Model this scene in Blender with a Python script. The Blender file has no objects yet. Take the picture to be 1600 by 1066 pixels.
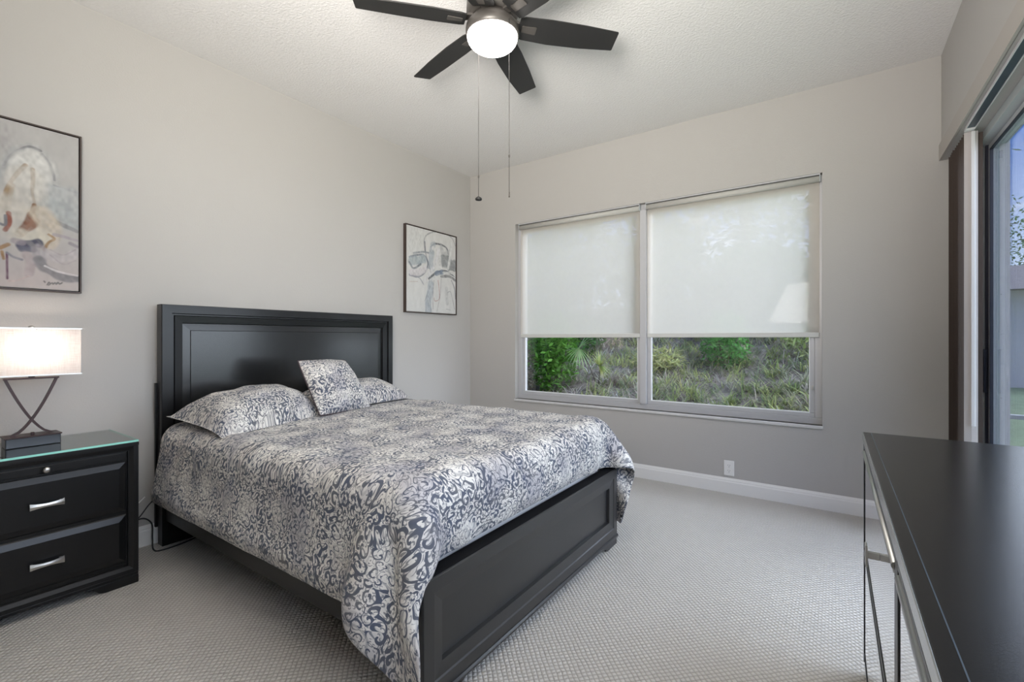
import bpy, bmesh, math, random
import numpy as np
from mathutils import Vector, Matrix

PI = math.pi
scene = bpy.context.scene
COL = scene.collection

# ------------------------------------------------------------------ camera
CAM = Vector((3.28, 0.0, 1.2))
cd = bpy.data.cameras.new('camera')
cd.sensor_width = 36.0
cd.lens = 36.0 * 723.0 / 1600.0
cd.shift_y = -4.0 / 1600.0
cd.clip_start = 0.02
cam = bpy.data.objects.new('camera', cd)
cam.location = CAM
cam.rotation_euler = (PI / 2, 0, math.radians(34.8))
COL.objects.link(cam)
scene.camera = cam

# ------------------------------------------------------------------ colour management
scene.view_settings.view_transform = 'Standard'
scene.view_settings.look = 'None'
scene.view_settings.exposure = 0.47
scene.view_settings.gamma = 1.0
scene.view_settings.use_curve_mapping = False
scene.cycles.transparent_max_bounces = 24
scene.cycles.max_bounces = 10
scene.cycles.diffuse_bounces = 6

# ------------------------------------------------------------------ sky
world = bpy.data.worlds.new('sky')
scene.world = world
world.use_nodes = True
nt = world.node_tree
for n in list(nt.nodes):
    nt.nodes.remove(n)
w_out = nt.nodes.new('ShaderNodeOutputWorld')
w_bg = nt.nodes.new('ShaderNodeBackground')
w_co = nt.nodes.new('ShaderNodeTexCoord')
w_sep = nt.nodes.new('ShaderNodeSeparateXYZ')
w_grad = nt.nodes.new('ShaderNodeValToRGB')
w_grad.color_ramp.elements[0].position = 0.0
w_grad.color_ramp.elements[0].color = (0.50, 0.60, 0.74, 1)
w_grad.color_ramp.elements[1].position = 0.30
w_grad.color_ramp.elements[1].color = (0.045, 0.14, 0.46, 1)
w_map = nt.nodes.new('ShaderNodeMapping')
w_map.inputs['Scale'].default_value = (1.0, 1.0, 2.6)
w_noise = nt.nodes.new('ShaderNodeTexNoise')
w_noise.inputs['Scale'].default_value = 6.0
w_noise.inputs['Detail'].default_value = 8.0
w_noise.inputs['Roughness'].default_value = 0.62
w_noise.inputs['Distortion'].default_value = 0.4
w_cr = nt.nodes.new('ShaderNodeValToRGB')
w_cr.color_ramp.elements[0].position = 0.50
w_cr.color_ramp.elements[1].position = 0.68
w_mix = nt.nodes.new('ShaderNodeMix')
w_mix.data_type = 'RGBA'
w_mix.inputs['B'].default_value = (0.62, 0.64, 0.68, 1)
nt.links.new(w_co.outputs['Generated'], w_sep.inputs[0])
nt.links.new(w_sep.outputs['Z'], w_grad.inputs['Fac'])
nt.links.new(w_co.outputs['Generated'], w_map.inputs['Vector'])
nt.links.new(w_map.outputs[0], w_noise.inputs['Vector'])
nt.links.new(w_noise.outputs['Fac'], w_cr.inputs['Fac'])
nt.links.new(w_cr.outputs['Color'], w_mix.inputs['Factor'])
nt.links.new(w_grad.outputs['Color'], w_mix.inputs['A'])
nt.links.new(w_mix.outputs['Result'], w_bg.inputs['Color'])
nt.links.new(w_bg.outputs[0], w_out.inputs[0])
w_bg.inputs['Strength'].default_value = 2.0


def area_light(name, loc, aim, sx, sy, power, col):
    ld = bpy.data.lights.new(name, 'AREA')
    ld.shape = 'RECTANGLE'
    ld.size = sx
    ld.size_y = sy
    ld.energy = power
    ld.color = col
    o = bpy.data.objects.new(name, ld)
    o.location = loc
    o.rotation_euler = (Vector(aim) - Vector(loc)).to_track_quat('-Z', 'Y').to_euler()
    COL.objects.link(o)
    return o


def sun(name, toward, strength, angle, col):
    ld = bpy.data.lights.new(name, 'SUN')
    ld.energy = strength
    ld.angle = math.radians(angle)
    ld.color = col
    o = bpy.data.objects.new(name, ld)
    o.rotation_euler = Vector(toward).to_track_quat('-Z', 'Y').to_euler()
    COL.objects.link(o)
    return o


# hazy daylight reaching both the window and the sliding door, and an added, unseen fill light behind the camera, bounced off the ceiling
sun('hazy_daylight', (-0.80, -0.40, -0.45), 7.5, 110, (0.85, 0.93, 1.0))
fl = area_light('bounced_fill', (2.9, -0.25, 1.75), (2.1, 1.25, 3.0), 0.8, 0.8, 60.0, (1.0, 0.955, 0.895))
fl.data.spread = math.radians(120)


# ------------------------------------------------------------------ node helpers
def new_mat(name):
    m = bpy.data.materials.new(name)
    m.use_nodes = True
    t = m.node_tree
    b = t.nodes.get('Principled BSDF')
    return m, t, b


def plain(name, col, rough=0.5, metal=0.0, spec=0.5, noise=0.0, nscale=40.0, bump=0.0, bscale=200.0, coat=0.0):
    m, t, b = new_mat(name)
    b.inputs['Base Color'].default_value = (*col, 1)
    b.inputs['Roughness'].default_value = rough
    b.inputs['Metallic'].default_value = metal
    b.inputs['Specular IOR Level'].default_value = spec
    b.inputs['Coat Weight'].default_value = coat
    b.inputs['Coat Roughness'].default_value = 0.15
    co = t.nodes.new('ShaderNodeTexCoord')
    if noise > 0:
        n = t.nodes.new('ShaderNodeTexNoise')
        n.inputs['Scale'].default_value = nscale
        n.inputs['Detail'].default_value = 5
        r = t.nodes.new('ShaderNodeMix')
        r.data_type = 'RGBA'
        r.inputs['A'].default_value = tuple(c * (1 - noise) for c in col) + (1,)
        r.inputs['B'].default_value = tuple(min(1, c * (1 + noise)) for c in col) + (1,)
        t.links.new(co.outputs['Object'], n.inputs['Vector'])
        t.links.new(n.outputs['Fac'], r.inputs['Factor'])
        t.links.new(r.outputs['Result'], b.inputs['Base Color'])
    if bump > 0:
        n2 = t.nodes.new('ShaderNodeTexNoise')
        n2.inputs['Scale'].default_value = bscale
        n2.inputs['Detail'].default_value = 3
        bp = t.nodes.new('ShaderNodeBump')
        bp.inputs['Strength'].default_value = bump
        bp.inputs['Distance'].default_value = 0.003 if bump < 0.9 else 0.0045
        t.links.new(co.outputs['Object'], n2.inputs['Vector'])
        t.links.new(n2.outputs['Fac'], bp.inputs['Height'])
        t.links.new(bp.outputs[0], b.inputs['Normal'])
    return m


def math_node(t, op, a=None, b=None, c=None, clamp=False):
    n = t.nodes.new('ShaderNodeMath')
    n.operation = op
    n.use_clamp = clamp
    for i, v in enumerate((a, b, c)):
        if v is None:
            continue
        if isinstance(v, (int, float)):
            n.inputs[i].default_value = v
        else:
            t.links.new(v, n.inputs[i])
    return n.outputs[0]


def ramp(t, fac, stops):
    n = t.nodes.new('ShaderNodeValToRGB')
    e = n.color_ramp.elements
    while len(e) > 1:
        e.remove(e[-1])
    e[0].position = stops[0][0]
    e[0].color = stops[0][1]
    for p, c in stops[1:]:
        x = e.new(p)
        x.color = c
    t.links.new(fac, n.inputs['Fac'])
    return n.outputs['Color']


def g(v):
    return (v, v, v, 1)


# ------------------------------------------------------------------ materials
M = {}
M['wall'] = plain('wall_paint', (0.465, 0.448, 0.428), 0.75, spec=0.25, noise=0.012, nscale=3, bump=0.25, bscale=110)
M['ceiling'] = plain('ceiling_knockdown', (0.74, 0.725, 0.71), 0.9, spec=0.1, noise=0.06, nscale=70, bump=0.9, bscale=75)
M['trim'] = plain('white_trim', (0.80, 0.79, 0.77), 0.45)
M['white_metal'] = plain('white_frame_paint', (0.50, 0.50, 0.515), 0.35)
M['bead'] = plain('white_glazing_bead', (0.85, 0.86, 0.86), 0.35)
M['grey_metal'] = plain('grey_door_frame', (0.50, 0.53, 0.54), 0.4)
M['seal'] = plain('navy_gasket', (0.02, 0.022, 0.04), 0.6)
M['black_wood'] = plain('black_satin_wood', (0.007, 0.007, 0.0075), 0.33, spec=0.32, noise=0.15, nscale=25, coat=0.15)
M['black_panel'] = plain('black_panel_gloss', (0.011, 0.0115, 0.012), 0.24, spec=0.45, noise=0.1, nscale=10, coat=0.3)
M['foot_panel'] = plain('black_footboard_panel', (0.017, 0.017, 0.018), 0.42, spec=0.7, noise=0.1, nscale=30, coat=0.2)
M['ledge'] = plain('black_ledge', (0.006, 0.006, 0.007), 0.75, spec=0.12)
M['dresser_top'] = plain('black_dresser_top', (0.006, 0.006, 0.006), 0.21, spec=0.26, noise=0.2, nscale=60, bump=0.02, bscale=300)
M['pull'] = plain('brushed_nickel', (0.55, 0.53, 0.50), 0.30, metal=0.95)
M['steel'] = plain('polished_steel', (0.50, 0.50, 0.49), 0.32, metal=1.0)
M['bronze'] = plain('dark_bronze', (0.075, 0.068, 0.062), 0.42, metal=0.35, noise=0.08)
M['blade'] = plain('black_fan_blade', (0.013, 0.0125, 0.012), 0.55, noise=0.15, nscale=20)
M['lamp_metal'] = plain('oil_rubbed_lamp_metal', (0.045, 0.022, 0.022), 0.38, metal=0.3)
M['lamp_base'] = plain('dark_lamp_base', (0.03, 0.034, 0.042), 0.32)
M['frame_wood'] = plain('dark_brown_picture_frame', (0.045, 0.028, 0.022), 0.45)
M['plastic'] = plain('white_outlet_plastic', (0.82, 0.81, 0.79), 0.35)
M['dark'] = plain('dark_slot', (0.03, 0.03, 0.03), 0.6)
M['cord_black'] = plain('black_cord', (0.012, 0.012, 0.013), 0.45)
M['cord_white'] = plain('white_cord', (0.85, 0.84, 0.82), 0.45)
M['mattress'] = plain('white_mattress_cloth', (0.6, 0.6, 0.6), 0.9, bump=0.2)
M['roof'] = plain('brown_shingles', (0.32, 0.28, 0.26), 0.9, noise=0.2, nscale=8)
M['stucco'] = plain('pale_stucco', (0.82, 0.76, 0.77), 0.9, noise=0.1, nscale=12, bump=0.3, bscale=60)
M['blind_brown'] = plain('brown_vane', (0.085, 0.062, 0.052), 0.75, noise=0.1, nscale=80)
M['blind_pale'] = plain('pale_vane', (0.52, 0.48, 0.47), 0.7)
M['wand'] = plain('white_wand_plastic', (0.72, 0.71, 0.72), 0.3)
M['track'] = plain('blue_grey_track', (0.035, 0.055, 0.075), 0.4, metal=0.2)
M['marble'] = plain('white_marble_sill', (0.62, 0.61, 0.60), 0.3, noise=0.12, nscale=30)
M['valance'] = plain('valance_board_paint', (0.44, 0.41, 0.38), 0.7, spec=0.25)
M['bark'] = plain('tree_bark', (0.10, 0.085, 0.07), 0.9, noise=0.3, nscale=15)
M['lawn'] = plain('lawn_grass', (0.27, 0.34, 0.20), 0.95, noise=0.45, nscale=3)


def mat_mulch():
    m, t, b = new_mat('mulch_soil')
    co = t.nodes.new('ShaderNodeTexCoord')
    v = t.nodes.new('ShaderNodeTexVoronoi')
    v.inputs['Scale'].default_value = 22
    t.links.new(co.outputs['Object'], v.inputs['Vector'])
    n = t.nodes.new('ShaderNodeTexNoise')
    n.inputs['Scale'].default_value = 9
    n.inputs['Detail'].default_value = 8
    t.links.new(co.outputs['Object'], n.inputs['Vector'])
    s = math_node(t, 'MULTIPLY_ADD', v.outputs['Distance'], 0.5, n.outputs['Fac'])
    c = ramp(t, s, [(0.35, (0.05, 0.04, 0.036, 1)), (0.6, (0.13, 0.105, 0.095, 1)), (0.95, (0.30, 0.26, 0.23, 1))])
    t.links.new(c, b.inputs['Base Color'])
    b.inputs['Roughness'].default_value = 1.0
    return m


M['mulch'] = mat_mulch()


def mat_carpet():
    m, t, b = new_mat('loop_carpet')
    co = t.nodes.new('ShaderNodeTexCoord')
    mp = t.nodes.new('ShaderNodeMapping')
    mp.inputs['Rotation'].default_value = (0, 0, math.radians(45))
    t.links.new(co.outputs['Object'], mp.inputs['Vector'])
    wob = t.nodes.new('ShaderNodeTexNoise')
    wob.inputs['Scale'].default_value = 18
    t.links.new(co.outputs['Object'], wob.inputs['Vector'])
    sep = t.nodes.new('ShaderNodeSeparateXYZ')
    t.links.new(mp.outputs[0], sep.inputs[0])
    k = 2 * PI / 0.035
    wx = math_node(t, 'MULTIPLY_ADD', wob.outputs['Fac'], 1.6, math_node(t, 'MULTIPLY', sep.outputs['X'], k))
    wy = math_node(t, 'MULTIPLY_ADD', wob.outputs['Fac'], -1.6, math_node(t, 'MULTIPLY', sep.outputs['Y'], k))
    sx = math_node(t, 'SINE', wx)
    sy = math_node(t, 'SINE', wy)
    lattice = math_node(t, 'MULTIPLY', sx, sy)
    ridge = math_node(t, 'ABSOLUTE', lattice)
    fine = t.nodes.new('ShaderNodeTexNoise')
    fine.inputs['Scale'].default_value = 420
    fine.inputs['Detail'].default_value = 2
    t.links.new(co.outputs['Object'], fine.inputs['Vector'])
    hgt = math_node(t, 'MULTIPLY_ADD', fine.outputs['Fac'], 0.45, math_node(t, 'POWER', ridge, 0.6))
    bp = t.nodes.new('ShaderNodeBump')
    bp.inputs['Strength'].default_value = 0.9
    bp.inputs['Distance'].default_value = 0.006
    t.links.new(hgt, bp.inputs['Height'])
    t.links.new(bp.outputs[0], b.inputs['Normal'])
    big = t.nodes.new('ShaderNodeTexNoise')
    big.inputs['Scale'].default_value = 1.5
    t.links.new(co.outputs['Object'], big.inputs['Vector'])
    mixv = math_node(t, 'MULTIPLY_ADD', big.outputs['Fac'], 0.10, math_node(t, 'MULTIPLY', hgt, 0.55))
    c = ramp(t, mixv, [(0.08, (0.34, 0.315, 0.285, 1)), (0.35, (0.57, 0.545, 0.505, 1)), (0.7, (0.66, 0.635, 0.60, 1))])
    t.links.new(c, b.inputs['Base Color'])
    b.inputs['Roughness'].default_value = 1.0
    b.inputs['Specular IOR Level'].default_value = 0.1
    return m


M['carpet'] = mat_carpet()


def mat_paisley(name, seed=0.0, scale=1.0):
    """cream cloth covered in slate-blue scrolls, leaves and ringed medallions, drawn in the cloth's own UV metres"""
    m, t, b = new_mat(name)
    uv = t.nodes.new('ShaderNodeUVMap')
    uv.uv_map = 'UVMap'
    mp = t.nodes.new('ShaderNodeMapping')
    mp.inputs['Location'].default_value = (seed, seed * 0.7, 0)
    mp.inputs['Scale'].default_value = (scale, scale, scale)
    t.links.new(uv.outputs[0], mp.inputs['Vector'])
    warp = t.nodes.new('ShaderNodeTexNoise')
    warp.inputs['Scale'].default_value = 9
    warp.inputs['Detail'].default_value = 2
    t.links.new(mp.outputs[0], warp.inputs['Vector'])
    wsub = t.nodes.new('ShaderNodeVectorMath')
    wsub.operation = 'MULTIPLY_ADD'
    t.links.new(warp.outputs['Color'], wsub.inputs[0])
    wsub.inputs[1].default_value = (0.09, 0.11, 0)
    t.links.new(mp.outputs[0], wsub.inputs[2])
    P = wsub.outputs[0]

    def scroll(sc, arms, twist, rnd=1.0):
        v = t.nodes.new('ShaderNodeTexVoronoi')
        v.voronoi_dimensions = '2D'
        v.inputs['Scale'].default_value = sc
        v.inputs['Randomness'].default_value = rnd
        t.links.new(P, v.inputs['Vector'])
        sub = t.nodes.new('ShaderNodeVectorMath')
        sub.operation = 'SUBTRACT'
        mul = t.nodes.new('ShaderNodeVectorMath')
        mul.operation = 'SCALE'
        mul.inputs['Scale'].default_value = sc
        t.links.new(P, mul.inputs[0])
        mul2 = t.nodes.new('ShaderNodeVectorMath')
        mul2.operation = 'SCALE'
        mul2.inputs['Scale'].default_value = sc
        t.links.new(v.outputs['Position'], mul2.inputs[0])
        t.links.new(mul.outputs[0], sub.inputs[0])
        t.links.new(mul2.outputs[0], sub.inputs[1])
        s = t.nodes.new('ShaderNodeSeparateXYZ')
        t.links.new(sub.outputs[0], s.inputs[0])
        ang = math_node(t, 'ARCTAN2', s.outputs['Y'], s.outputs['X'])
        cs = t.nodes.new('ShaderNodeSeparateColor')
        t.links.new(v.outputs['Color'], cs.inputs[0])
        sign = math_node(t, 'SUBTRACT', math_node(t, 'MULTIPLY', math_node(t, 'GREATER_THAN', cs.outputs[0], 0.5), 2.0), 1.0)
        a = math_node(t, 'MULTIPLY', math_node(t, 'MULTIPLY', ang, float(arms)), sign)
        ph = math_node(t, 'MULTIPLY_ADD', cs.outputs[1], 6.28, a)
        wv = math_node(t, 'SINE', math_node(t, 'MULTIPLY_ADD', v.outputs['Distance'], twist, ph))
        return wv, v.outputs['Distance'], cs.outputs[2]

    w1, d1, r1 = scroll(29.0, 1, 10.0)
    w2, d2, r2 = scroll(60.0, 1, 8.0)
    w3, d3, r3 = scroll(4.6, 0, 46.0, 0.45)      # ringed medallions about 22 cm apart
    dense = ramp(t, d3, [(0.22, g(0.12)), (0.46, g(1))])
    noise = t.nodes.new('ShaderNodeTexNoise')
    noise.inputs['Scale'].default_value = 15
    noise.inputs['Detail'].default_value = 3
    t.links.new(P, noise.inputs['Vector'])
    patch = ramp(t, noise.outputs['Fac'], [(0.32, g(0.25)), (0.52, g(1))])
    dp_ = math_node(t, 'MULTIPLY', dense, patch)
    # cream curls on a dark ground in the bands, thin dark curls on cream elsewhere
    thr = math_node(t, 'MULTIPLY_ADD', dp_, -0.95, 0.80)
    dk = math_node(t, 'MULTIPLY', math_node(t, 'SUBTRACT', w1, thr), 4.0, clamp=True)
    thr2 = math_node(t, 'MULTIPLY_ADD', dense, -0.35, 0.70)
    fine_ = math_node(t, 'MULTIPLY', math_node(t, 'MULTIPLY', math_node(t, 'SUBTRACT', w2, thr2), 3.0, clamp=True), 0.75)
    dk = math_node(t, 'MAXIMUM', dk, fine_)
    ring = math_node(t, 'MULTIPLY', math_node(t, 'MULTIPLY', math_node(t, 'SUBTRACT', w3, 0.55), 2.5, clamp=True), math_node(t, 'MULTIPLY_ADD', dense, -0.35, 0.48))
    dk = math_node(t, 'MULTIPLY', math_node(t, 'MAXIMUM', dk, ring, clamp=True), 0.93)
    # cloth colours: cream ground with greyer washes
    wash = t.nodes.new('ShaderNodeTexNoise')
    wash.inputs['Scale'].default_value = 5
    wash.inputs['Detail'].default_value = 5
    t.links.new(P, wash.inputs['Vector'])
    ground = ramp(t, wash.outputs['Fac'], [(0.38, (0.50, 0.48, 0.49, 1)), (0.48, (0.70, 0.67, 0.63, 1)), (0.62, (0.80, 0.775, 0.73, 1))])
    ink = ramp(t, noise.outputs['Fac'], [(0.3, (0.13, 0.125, 0.135, 1)), (0.52, (0.058, 0.072, 0.108, 1)), (0.72, (0.032, 0.055, 0.11, 1))])
    mx = t.nodes.new('ShaderNodeMix')
    mx.data_type = 'RGBA'
    t.links.new(dk, mx.inputs['Factor'])
    t.links.new(ground, mx.inputs['A'])
    t.links.new(ink, mx.inputs['B'])
    t.links.new(mx.outputs['Result'], b.inputs['Base Color'])
    b.inputs['Roughness'].default_value = 0.85
    b.inputs['Specular IOR Level'].default_value = 0.25
    b.inputs['Sheen Weight'].default_value = 0.08
    wr = t.nodes.new('ShaderNodeTexNoise')
    wr.inputs['Scale'].default_value = 26
    wr.inputs['Detail'].default_value = 6
    wr.inputs['Distortion'].default_value = 0.8
    t.links.new(P, wr.inputs['Vector'])
    bp = t.nodes.new('ShaderNodeBump')
    bp.inputs['Strength'].default_value = 0.35
    bp.inputs['Distance'].default_value = 0.012
    t.links.new(wr.outputs['Fac'], bp.inputs['Height'])
    t.links.new(bp.outputs[0], b.inputs['Normal'])
    return m


M['paisley'] = mat_paisley('paisley_cloth')
M['paisley_small'] = mat_paisley('paisley_pillow_cloth', 3.3, 1.15)
M['piping'] = plain('dark_piping', (0.06, 0.04, 0.045), 0.7)


def mat_glass(name, tint=(1, 1, 1), refl=1.0):
    """a thin clear pane: passes light straight through, mirrors by Fresnel"""
    m = bpy.data.materials.new(name)
    m.use_nodes = True
    t = m.node_tree
    for n in list(t.nodes):
        t.nodes.remove(n)
    out = t.nodes.new('ShaderNodeOutputMaterial')
    tr = t.nodes.new('ShaderNodeBsdfTransparent')
    tr.inputs['Color'].default_value = (*tint, 1)
    gl = t.nodes.new('ShaderNodeBsdfGlossy')
    gl.inputs['Roughness'].default_value = 0.01
    fr = t.nodes.new('ShaderNodeFresnel')
    geo = t.nodes.new('ShaderNodeNewGeometry')
    # the same reflectance from either side of the sheet
    t.links.new(math_node(t, 'MULTIPLY_ADD', geo.outputs['Backfacing'], 1 / 1.5 - 1.5, 1.5), fr.inputs['IOR'])
    mx = t.nodes.new('ShaderNodeMixShader')
    f = math_node(t, 'MULTIPLY', fr.outputs[0], refl, clamp=True)
    t.links.new(f, mx.inputs[0])
    t.links.new(tr.outputs[0], mx.inputs[1])
    t.links.new(gl.outputs[0], mx.inputs[2])
    t.links.new(mx.outputs[0], out.inputs[0])
    return m


M['glass'] = mat_glass('clear_window_glass', (0.95, 0.95, 0.95), 2.2)
M['door_glass'] = mat_glass('clear_door_glass', (0.94, 0.945, 0.95), 1.3)


def mat_shade_cloth():
    """sunscreen roller cloth: an open weave that glows with daylight and lets a little of the view through"""
    m = bpy.data.materials.new('sunscreen_cloth')
    m.use_nodes = True
    t = m.node_tree
    for n in list(t.nodes):
        t.nodes.remove(n)
    out = t.nodes.new('ShaderNodeOutputMaterial')
    co = t.nodes.new('ShaderNodeTexCoord')
    di = t.nodes.new('ShaderNodeBsdfDiffuse')
    di.inputs['Color'].default_value = (0.78, 0.76, 0.72, 1)
    tl = t.nodes.new('ShaderNodeBsdfTranslucent')
    tl.inputs['Color'].default_value = (1.0, 0.935, 0.845, 1)
    tp = t.nodes.new('ShaderNodeBsdfTransparent')
    n = t.nodes.new('ShaderNodeTexNoise')
    n.inputs['Scale'].default_value = 30
    n.inputs['Detail'].default_value = 4
    t.links.new(co.outputs['Object'], n.inputs['Vector'])
    m1 = t.nodes.new('ShaderNodeMixShader')
    m1.inputs[0].default_value = 0.72
    t.links.new(di.outputs[0], m1.inputs[1])
    t.links.new(tl.outputs[0], m1.inputs[2])
    m2 = t.nodes.new('ShaderNodeMixShader')
    t.links.new(math_node(t, 'MULTIPLY_ADD', n.outputs['Fac'], 0.04, 0.15), m2.inputs[0])
    t.links.new(m1.outputs[0], m2.inputs[1])
    t.links.new(tp.outputs[0], m2.inputs[2])
    t.links.new(m2.outputs[0], out.inputs[0])
    return m


M['shade'] = mat_shade_cloth()
M['shade_hem'] = plain('shade_hem_bar', (0.60, 0.595, 0.57), 0.6)
M['roller'] = plain('shade_roller_cloth', (0.50, 0.49, 0.455), 0.75)


def mat_lampshade():
    m = bpy.data.materials.new('linen_lampshade')
    m.use_nodes = True
    t = m.node_tree
    for n in list(t.nodes):
        t.nodes.remove(n)
    out = t.nodes.new('ShaderNodeOutputMaterial')
    co = t.nodes.new('ShaderNodeTexCoord')
    mpa = t.nodes.new('ShaderNodeMapping')
    mpa.inputs['Scale'].default_value = (20, 20, 420)
    mpb = t.nodes.new('ShaderNodeMapping')
    mpb.inputs['Scale'].default_value = (420, 420, 20)
    cols = []
    for mp in (mpa, mpb):
        t.links.new(co.outputs['Object'], mp.inputs['Vector'])
        n = t.nodes.new('ShaderNodeTexNoise')
        n.inputs['Scale'].default_value = 1
        n.inputs['Detail'].default_value = 2
        t.links.new(mp.outputs[0], n.inputs['Vector'])
        cols.append(n.outputs['Fac'])
    weave = math_node(t, 'MULTIPLY', math_node(t, 'ADD', cols[0], cols[1]), 0.5)
    c = ramp(t, weave, [(0.35, (0.76, 0.70, 0.68, 1)), (0.6, (0.90, 0.87, 0.85, 1))])
    di = t.nodes.new('ShaderNodeBsdfDiffuse')
    tl = t.nodes.new('ShaderNodeBsdfTranslucent')
    t.links.new(c, di.inputs['Color'])
    t.links.new(c, tl.inputs['Color'])
    m1 = t.nodes.new('ShaderNodeMixShader')
    m1.inputs[0].default_value = 0.5
    t.links.new(di.outputs[0], m1.inputs[1])
    t.links.new(tl.outputs[0], m1.inputs[2])
    t.links.new(m1.outputs[0], out.inputs[0])
    return m


M['lampshade'] = mat_lampshade()


def emitter(name, col, s):
    m, t, b = new_mat(name)
    b.inputs['Base Color'].default_value = (*col, 1)
    b.inputs['Emission Color'].default_value = (*col, 1)
    b.inputs['Emission Strength'].default_value = s
    return m


M['globe'] = emitter('lit_frosted_globe', (1.0, 0.965, 0.92), 12.0)
M['bulb'] = emitter('lit_bulb', (1.0, 0.86, 0.74), 5.0)


def mat_vcol(name, rough=0.8, trans=0.0, spec=0.3):
    m, t, b = new_mat(name)
    a = t.nodes.new('ShaderNodeAttribute')
    a.attribute_name = 'paint'
    t.links.new(a.outputs['Color'], b.inputs['Base Color'])
    b.inputs['Roughness'].default_value = rough
    b.inputs['Specular IOR Level'].default_value = spec
    if trans > 0:
        out = [n for n in t.nodes if n.type == 'OUTPUT_MATERIAL'][0]
        tl = t.nodes.new('ShaderNodeBsdfTranslucent')
        t.links.new(a.outputs['Color'], tl.inputs['Color'])
        mx = t.nodes.new('ShaderNodeMixShader')
        mx.inputs[0].default_value = trans
        t.links.new(b.outputs[0], mx.inputs[1])
        t.links.new(tl.outputs[0], mx.inputs[2])
        t.links.new(mx.outputs[0], out.inputs[0])
    return m


M['canvas'] = mat_vcol('painted_canvas', 0.7)
M['leaf'] = mat_vcol('leaf_green', 0.6, 0.35)


def mat_mirror():
    m, t, b = new_mat('mirror_front')
    b.inputs['Base Color'].default_value = (0.84, 0.85, 0.86, 1)
    b.inputs['Metallic'].default_value = 1.0
    b.inputs['Roughness'].default_value = 0.03
    return m


M['mirror'] = mat_mirror()
M['slab_edge'] = plain('silvered_slab_edge', (0.42, 0.43, 0.42), 0.22, metal=0.9)


def mat_top_glass():
    m, t, b = new_mat('green_edged_glass')
    b.inputs['Base Color'].default_value = (0.35, 0.78, 0.66, 1)
    b.inputs['Roughness'].default_value = 0.04
    b.inputs['Transmission Weight'].default_value = 0.0
    b.inputs['Emission Strength'].default_value = 0.0
    return m


M['glass_edge'] = mat_top_glass()
M['glass_sheet'] = mat_glass('glass_sheet', (0.88, 0.95, 0.92), 1.5)


# ------------------------------------------------------------------ mesh helpers
def add_box(bm, x0, x1, y0, y1, z0, z1, mi=0):
    vs = [bm.verts.new(p) for p in ((x0, y0, z0), (x1, y0, z0), (x1, y1, z0), (x0, y1, z0), (x0, y0, z1), (x1, y0, z1), (x1, y1, z1), (x0, y1, z1))]
    for f in ((0, 3, 2, 1), (4, 5, 6, 7), (0, 1, 5, 4), (1, 2, 6, 5), (2, 3, 7, 6), (3, 0, 4, 7)):
        fc = bm.faces.new([vs[i] for i in f])
        fc.material_index = mi
    return vs


def add_prism(bm, pts, a0, a1, axis='y', mi=0):
    """extrude a closed polygon; pts are the two other coordinates in xyz order"""
    def mk(p, a):
        if axis == 'y':
            return (p[0], a, p[1])
        if axis == 'x':
            return (a, p[0], p[1])
        return (p[0], p[1], a)
    A = [bm.verts.new(mk(p, a0)) for p in pts]
    B = [bm.verts.new(mk(p, a1)) for p in pts]
    n = len(pts)
    fs = [bm.faces.new(A), bm.faces.new(B[::-1])]
    for i in range(n):
        fs.append(bm.faces.new([A[i], B[i], B[(i + 1) % n], A[(i + 1) % n]]))
    for f in fs:
        f.material_index = mi
    bmesh.ops.recalc_face_normals(bm, faces=fs)


def add_tube(bm, pts, r, seg=8, cap=True):
    pts = [Vector(p) for p in pts]
    rings = []
    up = Vector((0, 0, 1))
    prev = None
    for i, p in enumerate(pts):
        d = (pts[min(i + 1, len(pts) - 1)] - pts[max(i - 1, 0)]).normalized()
        if prev is None:
            a = d.cross(up)
            if a.length < 1e-3:
                a = d.cross(Vector((1, 0, 0)))
        else:
            a = prev - d * prev.dot(d)
        a.normalize()
        b = d.cross(a)
        prev = a
        rr = r[i] if isinstance(r, (list, tuple)) else r
        rings.append([bm.verts.new(p + (a * math.cos(2 * PI * k / seg) + b * math.sin(2 * PI * k / seg)) * rr) for k in range(seg)])
    for i in range(len(rings) - 1):
        for k in range(seg):
            f = bm.faces.new([rings[i][k], rings[i][(k + 1) % seg], rings[i + 1][(k + 1) % seg], rings[i + 1][k]])
            f.smooth = True
    if cap:
        bm.faces.new(rings[0][::-1])
        bm.faces.new(rings[-1])


def add_lathe(bm, prof, cx, cy, seg=40, axis='z', c3=0.0):
    """revolve (radius, height) pairs"""
    rings = []
    for r, h in prof:
        ring = []
        for k in range(seg):
            a = 2 * PI * k / seg
            if axis == 'z':
                p = (cx + r * math.cos(a), cy + r * math.sin(a), h)
            elif axis == 'x':
                p = (h, cx + r * math.cos(a), cy + r * math.sin(a))
            else:
                p = (cx + r * math.cos(a), h, cy + r * math.sin(a))
            ring.append(bm.verts.new(p))
        rings.append(ring)
    for i in range(len(rings) - 1):
        for k in range(seg):
            f = bm.faces.new([rings[i][k], rings[i][(k + 1) % seg], rings[i + 1][(k + 1) % seg], rings[i + 1][k]])
            f.smooth = True
    bm.faces.new(rings[0][::-1])
    bm.faces.new(rings[-1])
    bmesh.ops.recalc_face_normals(bm, faces=bm.faces[:])


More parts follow.
